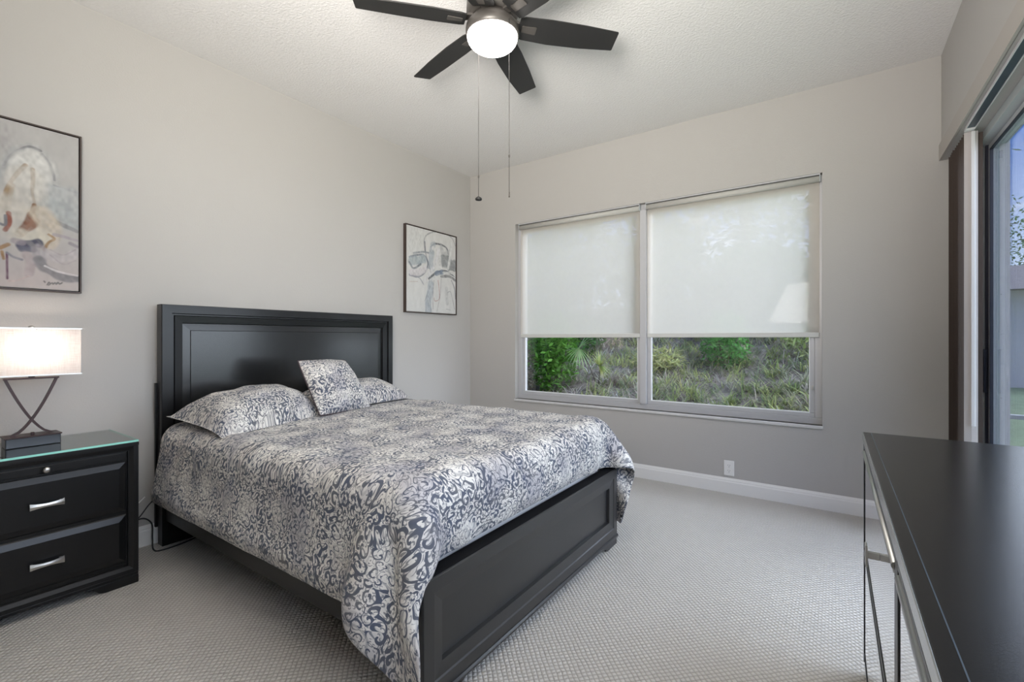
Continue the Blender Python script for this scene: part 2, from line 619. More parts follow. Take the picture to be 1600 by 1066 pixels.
def obj(name, bm, mats, parent=None, bevel=0.0, smooth=False, seg=2):
    me = bpy.data.meshes.new(name)
    bm.to_mesh(me)
    bm.free()
    for m_ in (mats if isinstance(mats, (list, tuple)) else [mats]):
        me.materials.append(m_)
    o = bpy.data.objects.new(name, me)
    COL.objects.link(o)
    if smooth:
        for p in me.polygons:
            p.use_smooth = True
    if parent is not None:
        o.parent = parent
        base = parent
        o.matrix_parent_inverse = Matrix.Identity(4)
        off = world_loc(parent)
        me.transform(Matrix.Translation(-off))
    if bevel > 0:
        md = o.modifiers.new('bevel', 'BEVEL')
        md.width = bevel
        md.segments = seg
        md.limit_method = 'ANGLE'
        md.angle_limit = math.radians(40)
        md.harden_normals = False
    return o


def world_loc(o):
    v = Vector(o.location)
    while o.parent is not None:
        o = o.parent
        v += Vector(o.location)
    return v


def thing(name, label, cat, loc=(0, 0, 0), group=None):
    o = bpy.data.objects.new(name, None)
    o.empty_display_size = 0.1
    COL.objects.link(o)
    o.location = loc
    o['label'] = label
    o['category'] = cat
    if group:
        o['group'] = group
    return o


def tag(o, label, cat, group=None, kind=None):
    o['label'] = label
    o['category'] = cat
    if group:
        o['group'] = group
    if kind:
        o['kind'] = kind
    return o


def struct(name, bm, mats, label=None, parent=None, bevel=0.0):
    o = obj(name, bm, mats, parent, bevel)
    if parent is None:
        o['kind'] = 'structure'
    if label:
        o['label'] = label
    return o


def bx(*a):
    bm = bmesh.new()
    add_box(bm, *a)
    return bm


def boxes(lst):
    bm = bmesh.new()
    for a in lst:
        add_box(bm, *a)
    return bm


def ring_panel(bm, y0, y1, z0, z1, prof, cap=True, mi=0, cap_mi=None):
    """mitred frame facing +x: prof is a list of (inset, x); each ring is joined to the next"""
    prev = None
    for ins, x in prof:
        r = [bm.verts.new(p) for p in ((x, y0 + ins, z0 + ins), (x, y1 - ins, z0 + ins), (x, y1 - ins, z1 - ins), (x, y0 + ins, z1 - ins))]
        if prev:
            for k in range(4):
                f = bm.faces.new([prev[k], prev[(k + 1) % 4], r[(k + 1) % 4], r[k]])
                f.material_index = mi
        prev = r
    if cap:
        f = bm.faces.new(prev)
        f.material_index = mi if cap_mi is None else cap_mi


# ------------------------------------------------------------------ the room
W_X, W_Y, CEIL = 3.834, 3.915, 2.973
BACK = -2.2
WX0, WX1, WZ0, WZ1 = 0.600, 3.214, 0.585, 2.368      # window opening
DOOR_Y0, DOOR_Y1, DOOR_Z = -0.35, 3.62, 2.314

struct('floor', bx(-0.15, 4.10, BACK - 0.15, 4.12, -0.12, 0.0), M['carpet'], 'pale beige patterned loop carpet')
struct('ceiling', bx(-0.15, 4.10, BACK - 0.15, 4.12, CEIL, CEIL + 0.12), M['ceiling'], 'off-white textured ceiling')
struct('wall_left', bx(-0.15, 0.0, BACK - 0.15, 4.12, 0.0, CEIL), M['wall'], 'greige painted wall behind the headboard')
struct('wall_back', bx(0.0, W_X, BACK - 0.15, BACK, 0.0, CEIL), M['wall'], 'greige painted wall')
struct('wall_far', boxes([(0.0, WX0, W_Y, 4.12, 0.0, CEIL), (WX1, 4.07, W_Y, 4.12, 0.0, CEIL),
                          (WX0, WX1, W_Y, 4.12, 0.0, WZ0), (WX0, WX1, W_Y, 4.12, WZ1, CEIL)]), M['wall'],
       'greige painted wall with the wide window')
struct('wall_right', boxes([(W_X, 4.07, BACK - 0.15, W_Y, DOOR_Z, CEIL), (W_X, 4.07, BACK - 0.15, DOOR_Y0, 0.0, DOOR_Z),
                            (3.94, 4.03, DOOR_Y1 + 0.06, W_Y, 0.0, DOOR_Z)]), M['wall'],
       'greige painted wall over the sliding door')


def baseboard(name, axis, fixed, a0, a1, sgn):
    prof = [(0, 0), (0.016, 0), (0.016, 0.085), (0.012, 0.094), (0.012, 0.100), (0.006, 0.111), (0.004, 0.116), (0, 0.116)]
    bm = bmesh.new()
    pts = [(fixed + sgn * p, z) for p, z in prof]
    add_prism(bm, pts, a0, a1, axis)
    return struct(name, bm, M['trim'])


baseboard('baseboard_left', 'y', 0.0, BACK, W_Y, 1)
baseboard('baseboard_far', 'x', W_Y, 0.016, 3.94, -1)
baseboard('baseboard_back', 'x', BACK, 0.016, W_X, 1)

# ------------------------------------------------------------------ window
win = struct('window_1', boxes([(WX0, WX1, 3.970, 4.06, WZ0, WZ0 + 0.045), (WX0, WX1, 3.970, 4.06, WZ1 - 0.05, WZ1),
                                (WX0, WX0 + 0.045, 3.970, 4.06, WZ0 + 0.045, WZ1 - 0.05), (WX1 - 0.045, WX1, 3.970, 4.06, WZ0 + 0.045, WZ1 - 0.05),
                                (1.893, 1.948, 3.948, 4.06, WZ0 + 0.045, WZ1 - 0.05)]), M['white_metal'],
             'wide white aluminium two-light window', bevel=0.003)


def sash(x0, x1):
    z0, z1, w = WZ0 + 0.045, WZ1 - 0.05, 0.030
    f = obj('sash', boxes([(x0, x1, 3.982, 4.03, z0, z0 + w), (x0, x1, 3.982, 4.03, z1 - w, z1),
                           (x0, x0 + w, 3.982, 4.03, z0 + w, z1 - w), (x1 - w, x1, 3.982, 4.03, z0 + w, z1 - w)]), M['white_metal'], win, 0.003)
    e_ = 0.006
    obj('glazing_bead', boxes([(x0 + w, x1 - w, 3.984, 4.0, z0 + w, z0 + w + e_), (x0 + w, x1 - w, 3.984, 4.0, z1 - w - e_, z1 - w),
                               (x0 + w, x0 + w + e_, 3.984, 4.0, z0 + w + e_, z1 - w - e_), (x1 - w - e_, x1 - w, 3.984, 4.0, z0 + w + e_, z1 - w - e_)]), M['bead'], f)
    obj('glass_pane', bx(x0 + w, x1 - w, 4.000, 4.003, z0 + w, z1 - w), M['glass'], f)
    return f


sash(WX0 + 0.045, 1.893)
sr = sash(1.948, WX1 - 0.045)
obj('latch', boxes([(WX1 - 0.062, WX1 - 0.050, 3.965, 3.983, 0.83, 0.86), (WX1 - 0.058, WX1 - 0.052, 3.955, 3.966, 0.835, 0.855)]), M['pull'], sr, 0.002)
bm = bmesh.new()
add_box(bm, WX0 - 0.006, WX1 + 0.006, 3.898, 3.9595, WZ0 - 0.022, WZ0)
struct('trim_1', bm, M['marble'], 'white marble window sill', bevel=0.004)

# ------------------------------------------------------------------ roller shades
def roller_shade(x0, x1, label):
    t = thing('roller_shade', label, 'window shade', ((x0 + x1) / 2, 3.935, 2.33), 'sunscreen roller shades in the window')
    yc, zc = 3.930, 2.331
    bm = bmesh.new()
    nx, nz = 24, 40
    g_ = []
    rnd = random.Random(int(x0 * 100))
    ph = rnd.random() * 6
    for i in range(nx + 1):
        col = []
        for k in range(nz + 1):
            x = x0 + (x1 - x0) * i / nx
            z = 1.238 + (2.325 - 1.238) * k / nz
            s = math.sin(PI * k / nz)
            col.append(bm.verts.new((x, 3.955 + 0.0012 * s * math.sin(x * 9 + ph), z)))
        g_.append(col)
    for i in range(nx):
        for k in range(nz):
            f = bm.faces.new([g_[i][k], g_[i + 1][k], g_[i + 1][k + 1], g_[i][k + 1]])
            f.smooth = True
    obj('shade_cloth', bm, M['shade'], t)
    bm = bmesh.new()
    add_lathe(bm, [(0.0225, x0), (0.0225, x1)], yc + 0.008, zc, 24, 'x')
    obj('roller_tube', bm, M['roller'], t)
    obj('mounting_rail', bx(x0 - 0.006, x1 + 0.006, 3.916, 3.962, 2.357, 2.367), M['white_metal'], t, 0.002)
    obj('hem_bar', bx(x0, x1, 3.948, 3.962, 1.208, 1.244), M['shade_hem'], t, 0.005, seg=3)
    for xb in (x0 - 0.007, x1 + 0.001):
        obj('bracket', bx(xb, xb + 0.006, 3.920, 3.953, 2.312, 2.357), M['grey_metal'], t, 0.001)
    return t


roller_shade(0.642, 1.893, 'narrower half-lowered cream sunscreen roller shade on the left of the window')
roller_shade(1.957, 3.197, 'half-lowered cream sunscreen roller shade on the right of the window, brightest at its right edge')

# ------------------------------------------------------------------ sliding door
door = struct('door_1', boxes([(3.94, 4.03, DOOR_Y1, DOOR_Y1 + 0.06, 0.0, DOOR_Z), (3.94, 4.06, DOOR_Y0, DOOR_Y1, DOOR_Z - 0.045, DOOR_Z),
                               (3.94, 4.06, DOOR_Y0, DOOR_Y0 + 0.05, 0.0, DOOR_Z - 0.045), (3.94, 4.06, DOOR_Y0 + 0.05, DOOR_Y1, 0.0, 0.03)]),
              M['grey_metal'], 'grey framed sliding glass door', bevel=0.002)


def door_panel(y0, y1, xa):
    z0, z1 = 0.032, DOOR_Z - 0.047
    w = 0.028
    fr = obj('sliding_panel', boxes([(xa, xa + 0.03, y1 - w, y1, z0, z1), (xa, xa + 0.03, y0, y0 + w, z0, z1),
                                     (xa, xa + 0.03, y0 + w, y1 - w, z1 - w, z1), (xa, xa + 0.03, y0 + w, y1 - w, z0, z0 + 0.08)]), M['white_metal'], door, 0.002)
    s = 0.007
    obj('gasket', boxes([(xa - 0.001, xa + 0.012, y1 - w - s, y1 - w, z0 + 0.08, z1 - w), (xa - 0.001, xa + 0.012, y0 + w, y0 + w + s, z0 + 0.08, z1 - w),
                         (xa - 0.001, xa + 0.012, y0 + w + s, y1 - w - s, z1 - w - s, z1 - w),
                         (xa - 0.001, xa + 0.012, y0 + w + s, y1 - w - s, z0 + 0.08, z0 + 0.08 + s)]), M['seal'], fr)
    obj('glass_pane', bx(xa + 0.013, xa + 0.017, y0 + w, y1 - w, z0 + 0.08, z1 - w), M['door_glass'], fr)
    return fr


p1 = door_panel(1.62, 3.598, 3.982)
door_panel(-0.30, 1.66, 4.016)
obj('gasket', bx(3.972, 3.99, 3.599, 3.6195, 0.03, DOOR_Z - 0.045), M['seal'], door)
obj('keeper', bx(3.962, 3.974, 3.588, 3.6195, 0.90, 1.14), M['seal'], door, 0.002)
obj('lock_plate', bx(3.947, 3.964, 3.6175, 3.6199, 2.19, 2.235), M['track'], door)
obj('head_latch', bx(3.950, 3.968, 2.60, 2.72, DOOR_Z - 0.056, DOOR_Z - 0.0452), M['bronze'], door)
for z in (1.44, 1.22, 1.06, 0.96, 0.87):
    obj('screw', bx(3.952, 3.957, 3.6175, 3.6199, z, z + 0.005), M['dark'], door)
struct('trim_2', bx(3.822, 3.836, DOOR_Y0, W_Y, DOOR_Z, DOOR_Z + 0.098), M['valance'], 'painted valance board over the sliding door')

struct('wall_outside', bx(4.0305, 4.07, DOOR_Y1, 4.12, -0.13, CEIL), M['stucco'], 'pale stucco outer wall return beside the sliding door')

# vertical blind drawn back beside the far corner
vb = thing('vertical_blind', 'brown vertical blind stacked beside the far corner of the sliding door', 'window blind', (3.88, 3.6, DOOR_Z))
obj('headrail', boxes([(3.853, 3.886, -0.2, 3.36, DOOR_Z - 0.010, DOOR_Z - 0.001)]), M['track'], vb, 0.001)
obj('headrail_lip', boxes([(3.849, 3.853, -0.2, 3.36, DOOR_Z - 0.014, DOOR_Z - 0.001), (3.886, 3.890, -0.2, 3.36, DOOR_Z - 0.014, DOOR_Z - 0.001)]), M['wand'], vb)
obj('end_carrier', boxes([(3.85, 3.889, 3.361, 3.40, DOOR_Z - 0.018, DOOR_Z - 0.001)]), M['wand'], vb, 0.003)
rn = random.Random(5)
for i in range(10):
    y = 3.448 + i * 0.042
    bm = bmesh.new()
    n = 6
    x0v, x1v = 3.853 + rn.uniform(-0.001, 0.003), 3.933
    A, B = [], []
    for k in range(n + 1):
        s = k / n
        yy = y + 0.006 * math.sin(PI * s) + 0.006 * s
        A.append((x0v + (x1v - x0v) * s, yy))
    poly = A + [(p[0], p[1] + 0.0015) for p in reversed(A)]
    add_prism(bm, poly, 0.02, DOOR_Z - 0.012, 'z')
    obj('vane', bm, M['blind_brown'], vb)
bm = bmesh.new()
add_prism(bm, [(3.852, 3.405), (3.880, 3.400), (3.905, 3.404), (3.905, 3.406), (3.880, 3.402), (3.852, 3.407)], 0.02, DOOR_Z - 0.018, 'z')
pv = obj('pale_vane', bm, M['blind_pale'], vb)
pv['label'] = 'pale pinkish end vane'
obj('wand', bx(3.876, 3.893, 3.386, 3.397, 0.735, DOOR_Z - 0.020), M['wand'], vb, 0.003)

# ------------------------------------------------------------------ wall outlet
ot = thing('wall_outlet', 'white duplex wall outlet above the baseboard under the window', 'outlet', (2.613, W_Y, 0.193))
obj('cover_plate', bx(2.577, 2.650, W_Y - 0.006, W_Y - 0.0005, 0.135, 0.252), M['plastic'], ot, 0.003)
for zc in (0.213, 0.173):
    bm = bmesh.new()
    add_lathe(bm, [(0.0165, W_Y - 0.0075), (0.0165, W_Y - 0.0062)], 2.6135, zc, 20, 'y')
    rc = obj('receptacle', bm, M['plastic'], ot)
    obj('slots', boxes([(2.606, 2.6075, W_Y - 0.0082, W_Y - 0.0074, zc - 0.002, zc + 0.008), (2.6195, 2.621, W_Y - 0.0082, W_Y - 0.0074, zc - 0.002, zc + 0.008),
                        (2.6115, 2.6155, W_Y - 0.0082, W_Y - 0.0074, zc - 0.011, zc - 0.007)]), M['dark'], rc)
obj('screw', bx(2.612, 2.615, W_Y - 0.0075, W_Y - 0.006, 0.1915, 0.1945), M['pull'], ot)

# ------------------------------------------------------------------ bed
HB_Y0, HB_Y1, HB_Z = 1.038, 2.742, 1.399
HX = 0.100
bed = thing('bed', 'black panelled queen bed with tall headboard and low footboard', 'bed', (1.1, 1.85, 0.0))
bm = bmesh.new()
add_box(bm, 0.030, HX - 0.030, HB_Y0, HB_Y1, 0.36, HB_Z)
ring_panel(bm, HB_Y0, HB_Y1, 0.36, HB_Z, [(0.0, HX - 0.030), (0.0, HX - 0.006), (0.003, HX), (0.050, HX + 0.002), (0.054, HX - 0.010), (0.062, HX - 0.010), (0.066, HX - 0.002),
                                          (0.106, HX - 0.007), (0.110, HX - 0.022)], cap=False)
hb = obj('headboard', bm, M['black_wood'], bed)
bm = bmesh.new()
ring_panel(bm, HB_Y0, HB_Y1, 0.36, HB_Z, [(0.110, HX - 0.022), (0.150, HX - 0.018), (0.153, HX - 0.014)])
obj('headboard_panel', bm, M['black_panel'], hb)
for y0 in (HB_Y0 - 0.0, HB_Y1 - 0.17):
    obj('headboard_leg', bx(0.040, 0.106, y0, y0 + 0.17, 0.0, 0.36), M['black_wood'], bed, 0.003)
for y0 in (HB_Y0 - 0.012, HB_Y1 - 0.10):
    obj('headboard_bracket', bx(0.022, 0.040, y0, y0 + 0.11, 0.10, 0.94), M['black_wood'], bed, 0.002)

FX, FY0, FY1, FZ = 2.238, 1.020, 2.578, 0.436
bm = bmesh.new()
add_box(bm, 2.188, FX - 0.034, FY0, FY1, 0.055, FZ - 0.003)
ring_panel(bm, FY0, FY1, 0.055, FZ, [(0.0, FX - 0.034), (0.0, FX - 0.004), (0.002, FX), (0.046, FX + 0.001), (0.050, FX - 0.004), (0.092, FX - 0.009), (0.095, FX - 0.026)], cap=False)
fb = obj('footboard', bm, M['foot_panel'], bed)
obj('top_ledge', bx(2.170, FX - 0.010, FY0 + 0.003, FY1 - 0.003, FZ - 0.022, FZ + 0.0012), M['ledge'], fb)
bm = bmesh.new()
ring_panel(bm, FY0, FY1, 0.055, FZ, [(0.0945, FX - 0.0255), (0.096, FX - 0.025)])
obj('footboard_panel', bm, M['foot_panel'], fb)
bm = bmesh.new()
prof = [(2.185, 0.040), (FX + 0.005, 0.040), (FX + 0.007, 0.050), (FX + 0.003, 0.058), (2.185, 0.058)]
add_prism(bm, prof, FY0 - 0.003, FY1 + 0.003, 'y')
obj('base_moulding', bm, M['foot_panel'], fb)
# bracket feet with the cut-out curve
for y0, s in ((FY0, 1), (FY1, -1)):
    bm = bmesh.new()
    pts = [(0, 0.0), (0.13, 0.0), (0.150, 0.006), (0.156, 0.018), (0.180, 0.022), (0.215, 0.034), (0.225, 0.040), (0, 0.040)]
    add_prism(bm, [(y0 + s * p, z) for p, z in pts], 2.195, FX - 0.002, 'x')
    obj('bracket_foot', bm, M['foot_panel'], bed, 0.002)
for y0 in (1.058, 2.55):
    obj('side_rail', bx(0.09, 2.190, y0, y0 + 0.026, 0.142, 0.36), M['black_wood'], bed, 0.003)
bm = bmesh.new()
for k in range(9):
    x = 0.25 + k * 0.225
    add_box(bm, x, x + 0.07, 1.084, 2.55, 0.20, 0.22)
obj('bed_slats', bm, M['frame_wood'], bed)

mt = tag(obj('mattress', bx(0.112, 2.150, 1.092, 2.542, 0.222, 0.672), M['mattress'], None, 0.05, seg=4), 'thick white mattress on the black bed, under the comforter', 'mattress')

# ------------------------------------------------------------------ comforter
def drape():
    h=.03
    x0,x1=.135,2.355; y0,y1=.66,3.05
    nx=int(round((x1-x0)/h))+1; ny=int(round((y1-y0)/h))+1
    X,Y=np.meshgrid(np.linspace(x0,x1,nx),np.linspace(y0,y1,ny),indexing='ij')
    rng=np.random.RandomState(3)
    P=np.stack([X,Y,np.full_like(X,.74)],-1)
    # the sheet is a little too big for the bed: slight ripple to start folds
    P[...,2]+=.004*rng.randn(nx,ny)
    R=P.copy(); V=np.zeros_like(P)
    boxes=[((.05,1.035,.10),(2.165,2.60,.685),.06),((.05,.985,.10),(2.19,2.66,.42),.10),((2.18,1.02,0),(2.24,2.58,.437),.012),((.0,1.035,0),(.10,2.745,1.4),.01)]
    def collide(P,Pold):
        hit=np.zeros(P.shape[:2],bool)
        for lo,hi,r in boxes:
            lo_=np.array(lo)+r; hi_=np.array(hi)-r; t=r+.010
            if (hi_<lo_).any():
                m=(lo_+hi_)/2; lo_=np.minimum(lo_,m); hi_=np.maximum(hi_,m)
            c=np.clip(P,lo_,hi_); d=P-c; l=np.sqrt((d**2).sum(-1))
            out=(l<t)&(l>1e-9)
            n=np.where(l[...,None]>1e-9,d/np.maximum(l,1e-9)[...,None],0)
            P=np.where(out[...,None],c+n*t,P)
            # deep inside: leave by the nearest face
            ins=l<=1e-9
            if ins.any():
                dl=P-lo_; dh=hi_-P
                q=P[ins]; D=np.concatenate([dl[ins],dh[ins]],-1); k=D.argmin(-1)
                for a in range(3):
                    s=k==a; q[s,a]=lo_[a]-t; s=k==a+3; q[s,a]=hi_[a]+t
                P[ins]=q
            hit|=out|ins
        fl=P[...,2]<.012; P[...,2]=np.maximum(P[...,2],.012)
        hit|=fl
        return P,hit
    def con(a,b,L,k):
        # a,b are slice pairs; moved halfway each
        d=P[b]-P[a]; l=np.sqrt((d**2).sum(-1,keepdims=True))+1e-9
        c=d*((l-L)/l)*(.5*k)
        P[a]+=c; P[b]-=c
    S=slice
    sets=[]
    def add(di,dj,k):
        L=np.hypot(di*(x1-x0)/(nx-1),dj*(y1-y0)/(ny-1))
        adi,adj=abs(di),abs(dj)
        par=2
        for ph in range(2):
            # colour along i if di else along j
            if di:
                for off in range(adi):
                    st=2*adi
                    i0=off+ph*adi
                    ia=S(i0,nx-adi,st); ib=S(i0+adi,nx,st)
                    if dj>0: ja,jb=S(0,ny-adj),S(adj,ny)
                    elif dj<0: ja,jb=S(adj,ny),S(0,ny-adj)
                    else: ja=jb=S(0,ny)
                    n=len(range(*ia.indices(nx))); ib=S(i0+adi,i0+adi+(n-1)*st+1,st)
                    sets.append(((ia,ja),(ib,jb),L,k))
            else:
                for off in range(adj):
                    st=2*adj; j0=off+ph*adj
                    ja=S(j0,ny-adj,st); n=len(range(*ja.indices(ny))); jb=S(j0+adj,j0+adj+(n-1)*st+1,st)
                    sets.append(((S(0,nx),ja),(S(0,nx),jb),L,k))
    add(1,0,1);add(0,1,1);add(1,1,.5);add(1,-1,.5);add(3,0,.10);add(0,3,.10)
    dt=.012
    for it in range(520):
        damp=.985 if it<400 else .93
        V[...,2]-=5*dt; V*=damp
        Pold=P.copy(); P+=V*dt
        for k in range(9):
            for a,b,L,st in sets: con(a,b,L,st)
            if k%3==2:
                P[...],hit=collide(P,Pold)
        mv=P-Pold
        mv[hit]*=.25 if it>60 else .6     # friction
        P[...]=Pold+mv
        P[...],hit=collide(P,Pold)
        V=(P-Pold)/dt
        V=np.clip(V,-3,3)
    return P,R,nx,ny


def vnoise(x, y, seed=0):
    xi, yi = np.floor(x).astype(int), np.floor(y).astype(int)
    fx, fy = x - xi, y - yi
    fx, fy = fx * fx * (3 - 2 * fx), fy * fy * (3 - 2 * fy)
    def h(a, b):
        n = (a * 374761393 + b * 668265263 + seed * 1442695041) & 0x7fffffff
        n = ((n ^ (n >> 13)) * 1274126177) & 0x7fffffff
        return ((n ^ (n >> 16)) & 0xffff) / 65535.0
    a = h(xi, yi) * (1 - fx) + h(xi + 1, yi) * fx
    b = h(xi, yi + 1) * (1 - fx) + h(xi + 1, yi + 1) * fx
    return a * (1 - fy) + b * fy


def sheet(name, P, UVs, mats, parent=None, closed_uv=True):
    nx, ny = P.shape[:2]
    me = bpy.data.meshes.new(name)
    idx = np.arange(nx * ny).reshape(nx, ny)
    faces = np.stack([idx[:-1, :-1], idx[1:, :-1], idx[1:, 1:], idx[:-1, 1:]], -1).reshape(-1, 4)
    me.from_pydata(P.reshape(-1, 3).tolist(), [], faces.tolist())
    uvl = me.uv_layers.new(name='UVMap')
    uvl.data.foreach_set('uv', UVs.reshape(-1, 2)[faces.reshape(-1)].reshape(-1).astype(np.float32))
    me.materials.append(mats)
    for p in me.polygons:
        p.use_smooth = True
    o = bpy.data.objects.new(name, me)
    COL.objects.link(o)
    return o


DP, _rest, _nx, _ny = drape()
# the corner nearest the camera hangs lower than the rest of the hem
_wi = np.clip((np.arange(_nx) / (_nx - 1) - 0.84) / 0.16, 0, 1)[:, None]
_wj = np.clip(1 - np.arange(_ny) / 14.0, 0, 1)[None, :]
DP[..., 2] -= 0.17 * _wi ** 1.2 * _wj
_g = np.exp(-((np.arange(_ny) - 11.0) / 4.4) ** 4)[None, :]
_ex = np.maximum(DP[..., 0] - 2.195, 0)
DP[..., 0] -= 0.80 * _g * _ex
_h = np.clip(1 - np.arange(_ny) / 7.0, 0, 1)[None, :] * _wi
DP[..., 1] -= 0.035 * _h
DP[..., 0] += 0.02 * _h
nx, ny = DP.shape[:2]
ii, jj = np.meshgrid(np.arange(nx) * 0.03, np.arange(ny) * 0.03, indexing='ij')
du = np.gradient(DP, axis=0)
dv = np.gradient(DP, axis=1)
nrm = np.cross(du, dv)
nrm /= np.linalg.norm(nrm, axis=-1, keepdims=True) + 1e-9
puff = (vnoise(ii * 3.2, jj * 3.2, 1) * 0.024 + vnoise(ii * 8.5 + 3, jj * 6.0, 2) * 0.016)
# the filling thins out at the sewn edge
edge = np.minimum(np.minimum(ii, ii.max() - ii), np.minimum(jj, jj.max() - jj))
puff = (puff + 0.010) * np.clip(edge / 0.05, 0.15, 1)
DPo = DP + nrm * puff[..., None]
dz = DPo[..., 2]
DPo[..., 2] = np.maximum(dz, 0.012)
duv = sheet('comforter', DPo, np.stack([ii, jj], -1), M['paisley'])
sd = duv.modifiers.new('thickness', 'SOLIDIFY')
sd.thickness = 0.010
sd.offset = -1
ss = duv.modifiers.new('smooth', 'SUBSURF')
ss.levels = 1
ss.render_levels = 2
tag(duv, 'cream and slate-blue paisley comforter draped over the black bed', 'comforter')
cl = obj('care_tag', bx(2.262, 2.276, 2.5635, 2.5655, 0.150, 0.176), M['dark'], duv)
obj('tag_print', bx(2.265, 2.273, 2.562, 2.5634, 0.153, 0.161), M['wand'], cl)

# ------------------------------------------------------------------ pillows
def pillow(name, corners, up, down, mat_, label, group=None, pinch=0.10, flange=0.0, sag=None, seed=0, power=(2.6, 0.55), bow=0.0, pipe=False, rounding=0.0):
    """corners: c00, c10, c11, c01; up/down the half thicknesses on the two sides"""
    c00, c10, c11, c01 = [np.array(c, float) for c in corners]
    N = 44
    s = np.linspace(-1, 1, N + 1)
    # finer near the seam
    s = np.sign(s) * np.abs(s) ** 0.85
    S_, T_ = np.meshgrid(s, s, indexing='ij')
    # the sides curve inwards between the pointed corners
    S2 = S_ * (1 - pinch * (1 - T_ ** 2) * np.abs(S_) ** 3)
    T2 = T_ * (1 - pinch * (1 - S_ ** 2) * np.abs(T_) ** 3)
    rd = 1 - rounding * (S_ ** 2 * T_ ** 2) ** 2
    S2, T2 = S2 * rd, T2 * rd
    a, b_ = (S2 + 1) / 2, (T2 + 1) / 2
    base = ((1 - a) * (1 - b_))[..., None] * c00 + (a * (1 - b_))[..., None] * c10 + (a * b_)[..., None] * c11 + ((1 - a) * b_)[..., None] * c01
    nrm_ = np.cross(c10 - c00, c01 - c00)
    nrm_ /= np.linalg.norm(nrm_)
    fl = 1 - flange
    hs = np.clip(1 - np.abs(S_ / fl) ** power[0], 0, 1) ** power[1] * np.clip(1 - np.abs(T_ / fl) ** power[0], 0, 1) ** power[1]
    w = np.linalg.norm(c10 - c00)
    h_ = np.linalg.norm(c01 - c00)
    X, Y = S_ * w / 2, T_ * h_ / 2
    wr = (vnoise(X * 9 + 5, Y * 9, seed) - 0.5) * 0.030 + (vnoise(X * 22, Y * 20, seed + 3) - 0.5) * 0.010
    # creases running in from the corners
    rr = (np.abs(S_) * np.abs(T_))
    wr = wr + 0.006 * np.sin((np.abs(S_) - np.abs(T_)) * 16) * rr
    top = base + nrm_ * ((hs * (up + wr * 0.9)))[..., None]
    bot = base - nrm_ * ((hs * (down + wr * 0.4)))[..., None]
    if sag is not None:
        for A in (top, bot):
            A += sag(S_, T_)
    me = bpy.data.meshes.new(name)
    n1 = N + 1
    idx = np.arange(n1 * n1).reshape(n1, n1)
    idb = idx + n1 * n1
    ed = np.zeros((n1, n1), bool)
    ed[0], ed[-1], ed[:, 0], ed[:, -1] = True, True, True, True
    idb = np.where(ed, idx, idb)
    f1 = np.stack([idx[:-1, :-1], idx[1:, :-1], idx[1:, 1:], idx[:-1, 1:]], -1).reshape(-1, 4)
    f2 = np.stack([idb[:-1, :-1], idb[:-1, 1:], idb[1:, 1:], idb[1:, :-1]], -1).reshape(-1, 4)
    V = np.concatenate([top.reshape(-1, 3), bot.reshape(-1, 3)])
    used = np.unique(np.concatenate([f1.ravel(), f2.ravel()]))
    remap = -np.ones(len(V), int)
    remap[used] = np.arange(len(used))
    F = remap[np.concatenate([f1, f2])]
    me.from_pydata(V[used].tolist(), [], F.tolist())
    uvs = np.concatenate([np.stack([X, Y], -1).reshape(-1, 2)] * 2)[used]
    uvl = me.uv_layers.new(name='UVMap')
    uvl.data.foreach_set('uv', uvs[F.reshape(-1)].reshape(-1).astype(np.float32))
    me.materials.append(mat_)
    for p in me.polygons:
        p.use_smooth = True
    o = bpy.data.objects.new(name, me)
    COL.objects.link(o)
    m_ = o.modifiers.new('smooth', 'SUBSURF')
    m_.levels = 1
    m_.render_levels = 1
    tag(o, label, 'pillow', group)
    if pipe:
        ring = [base[k, 0] for k in range(N + 1)] + [base[N, k] for k in range(1, N + 1)] + [base[k, N] for k in range(N - 1, -1, -1)] + [base[0, k] for k in range(N - 1, -1, -1)]
        bm = bmesh.new()
        add_tube(bm, ring, 0.0035, 6, False)
        pp = obj('piping', bm, M['piping'], o)
        pp['label'] = 'dark piped seam'
    return o


def sag1(S_, T_):
    # far end sinks, near corner droops over the mattress edge
    o = np.zeros(S_.shape + (3,))
    o[..., 2] = -0.035 * np.clip(-T_, 0, 1) ** 4 * 0.6
    return o


pillow('pillow', [(0.845, 1.035, 0.735), (0.655, 1.735, 0.742), (0.155, 1.760, 0.800), (0.225, 1.010, 0.765)], 0.150, 0.030, M['paisley_small'],
       'plump paisley pillow nearest the table lamp, against the headboard', 'paisley bed pillows', 0.03, 0.05, sag1, 4)
pillow('pillow', [(0.655, 1.800, 0.742), (0.585, 2.510, 0.742), (0.150, 2.530, 0.780), (0.165, 1.770, 0.790)], 0.140, 0.030, M['paisley_small'],
       'paisley pillow behind the square cushion, on the window side of the bed', 'paisley bed pillows', 0.03, 0.05, None, 9)
cu = pillow('throw_pillow', [(0.730, 1.632, 0.728), (0.695, 2.045, 0.728), (0.500, 1.975, 1.052), (0.485, 1.630, 1.062)], 0.105, 0.060, M['paisley_small'],
            'small square paisley cushion with dark piping leaning on the bed pillows', 'paisley bed pillows', 0.02, 0.0, None, 21, (2.0, 0.62), pipe=True, rounding=0.03)
cu['category'] = 'cushion'
del cu['group']

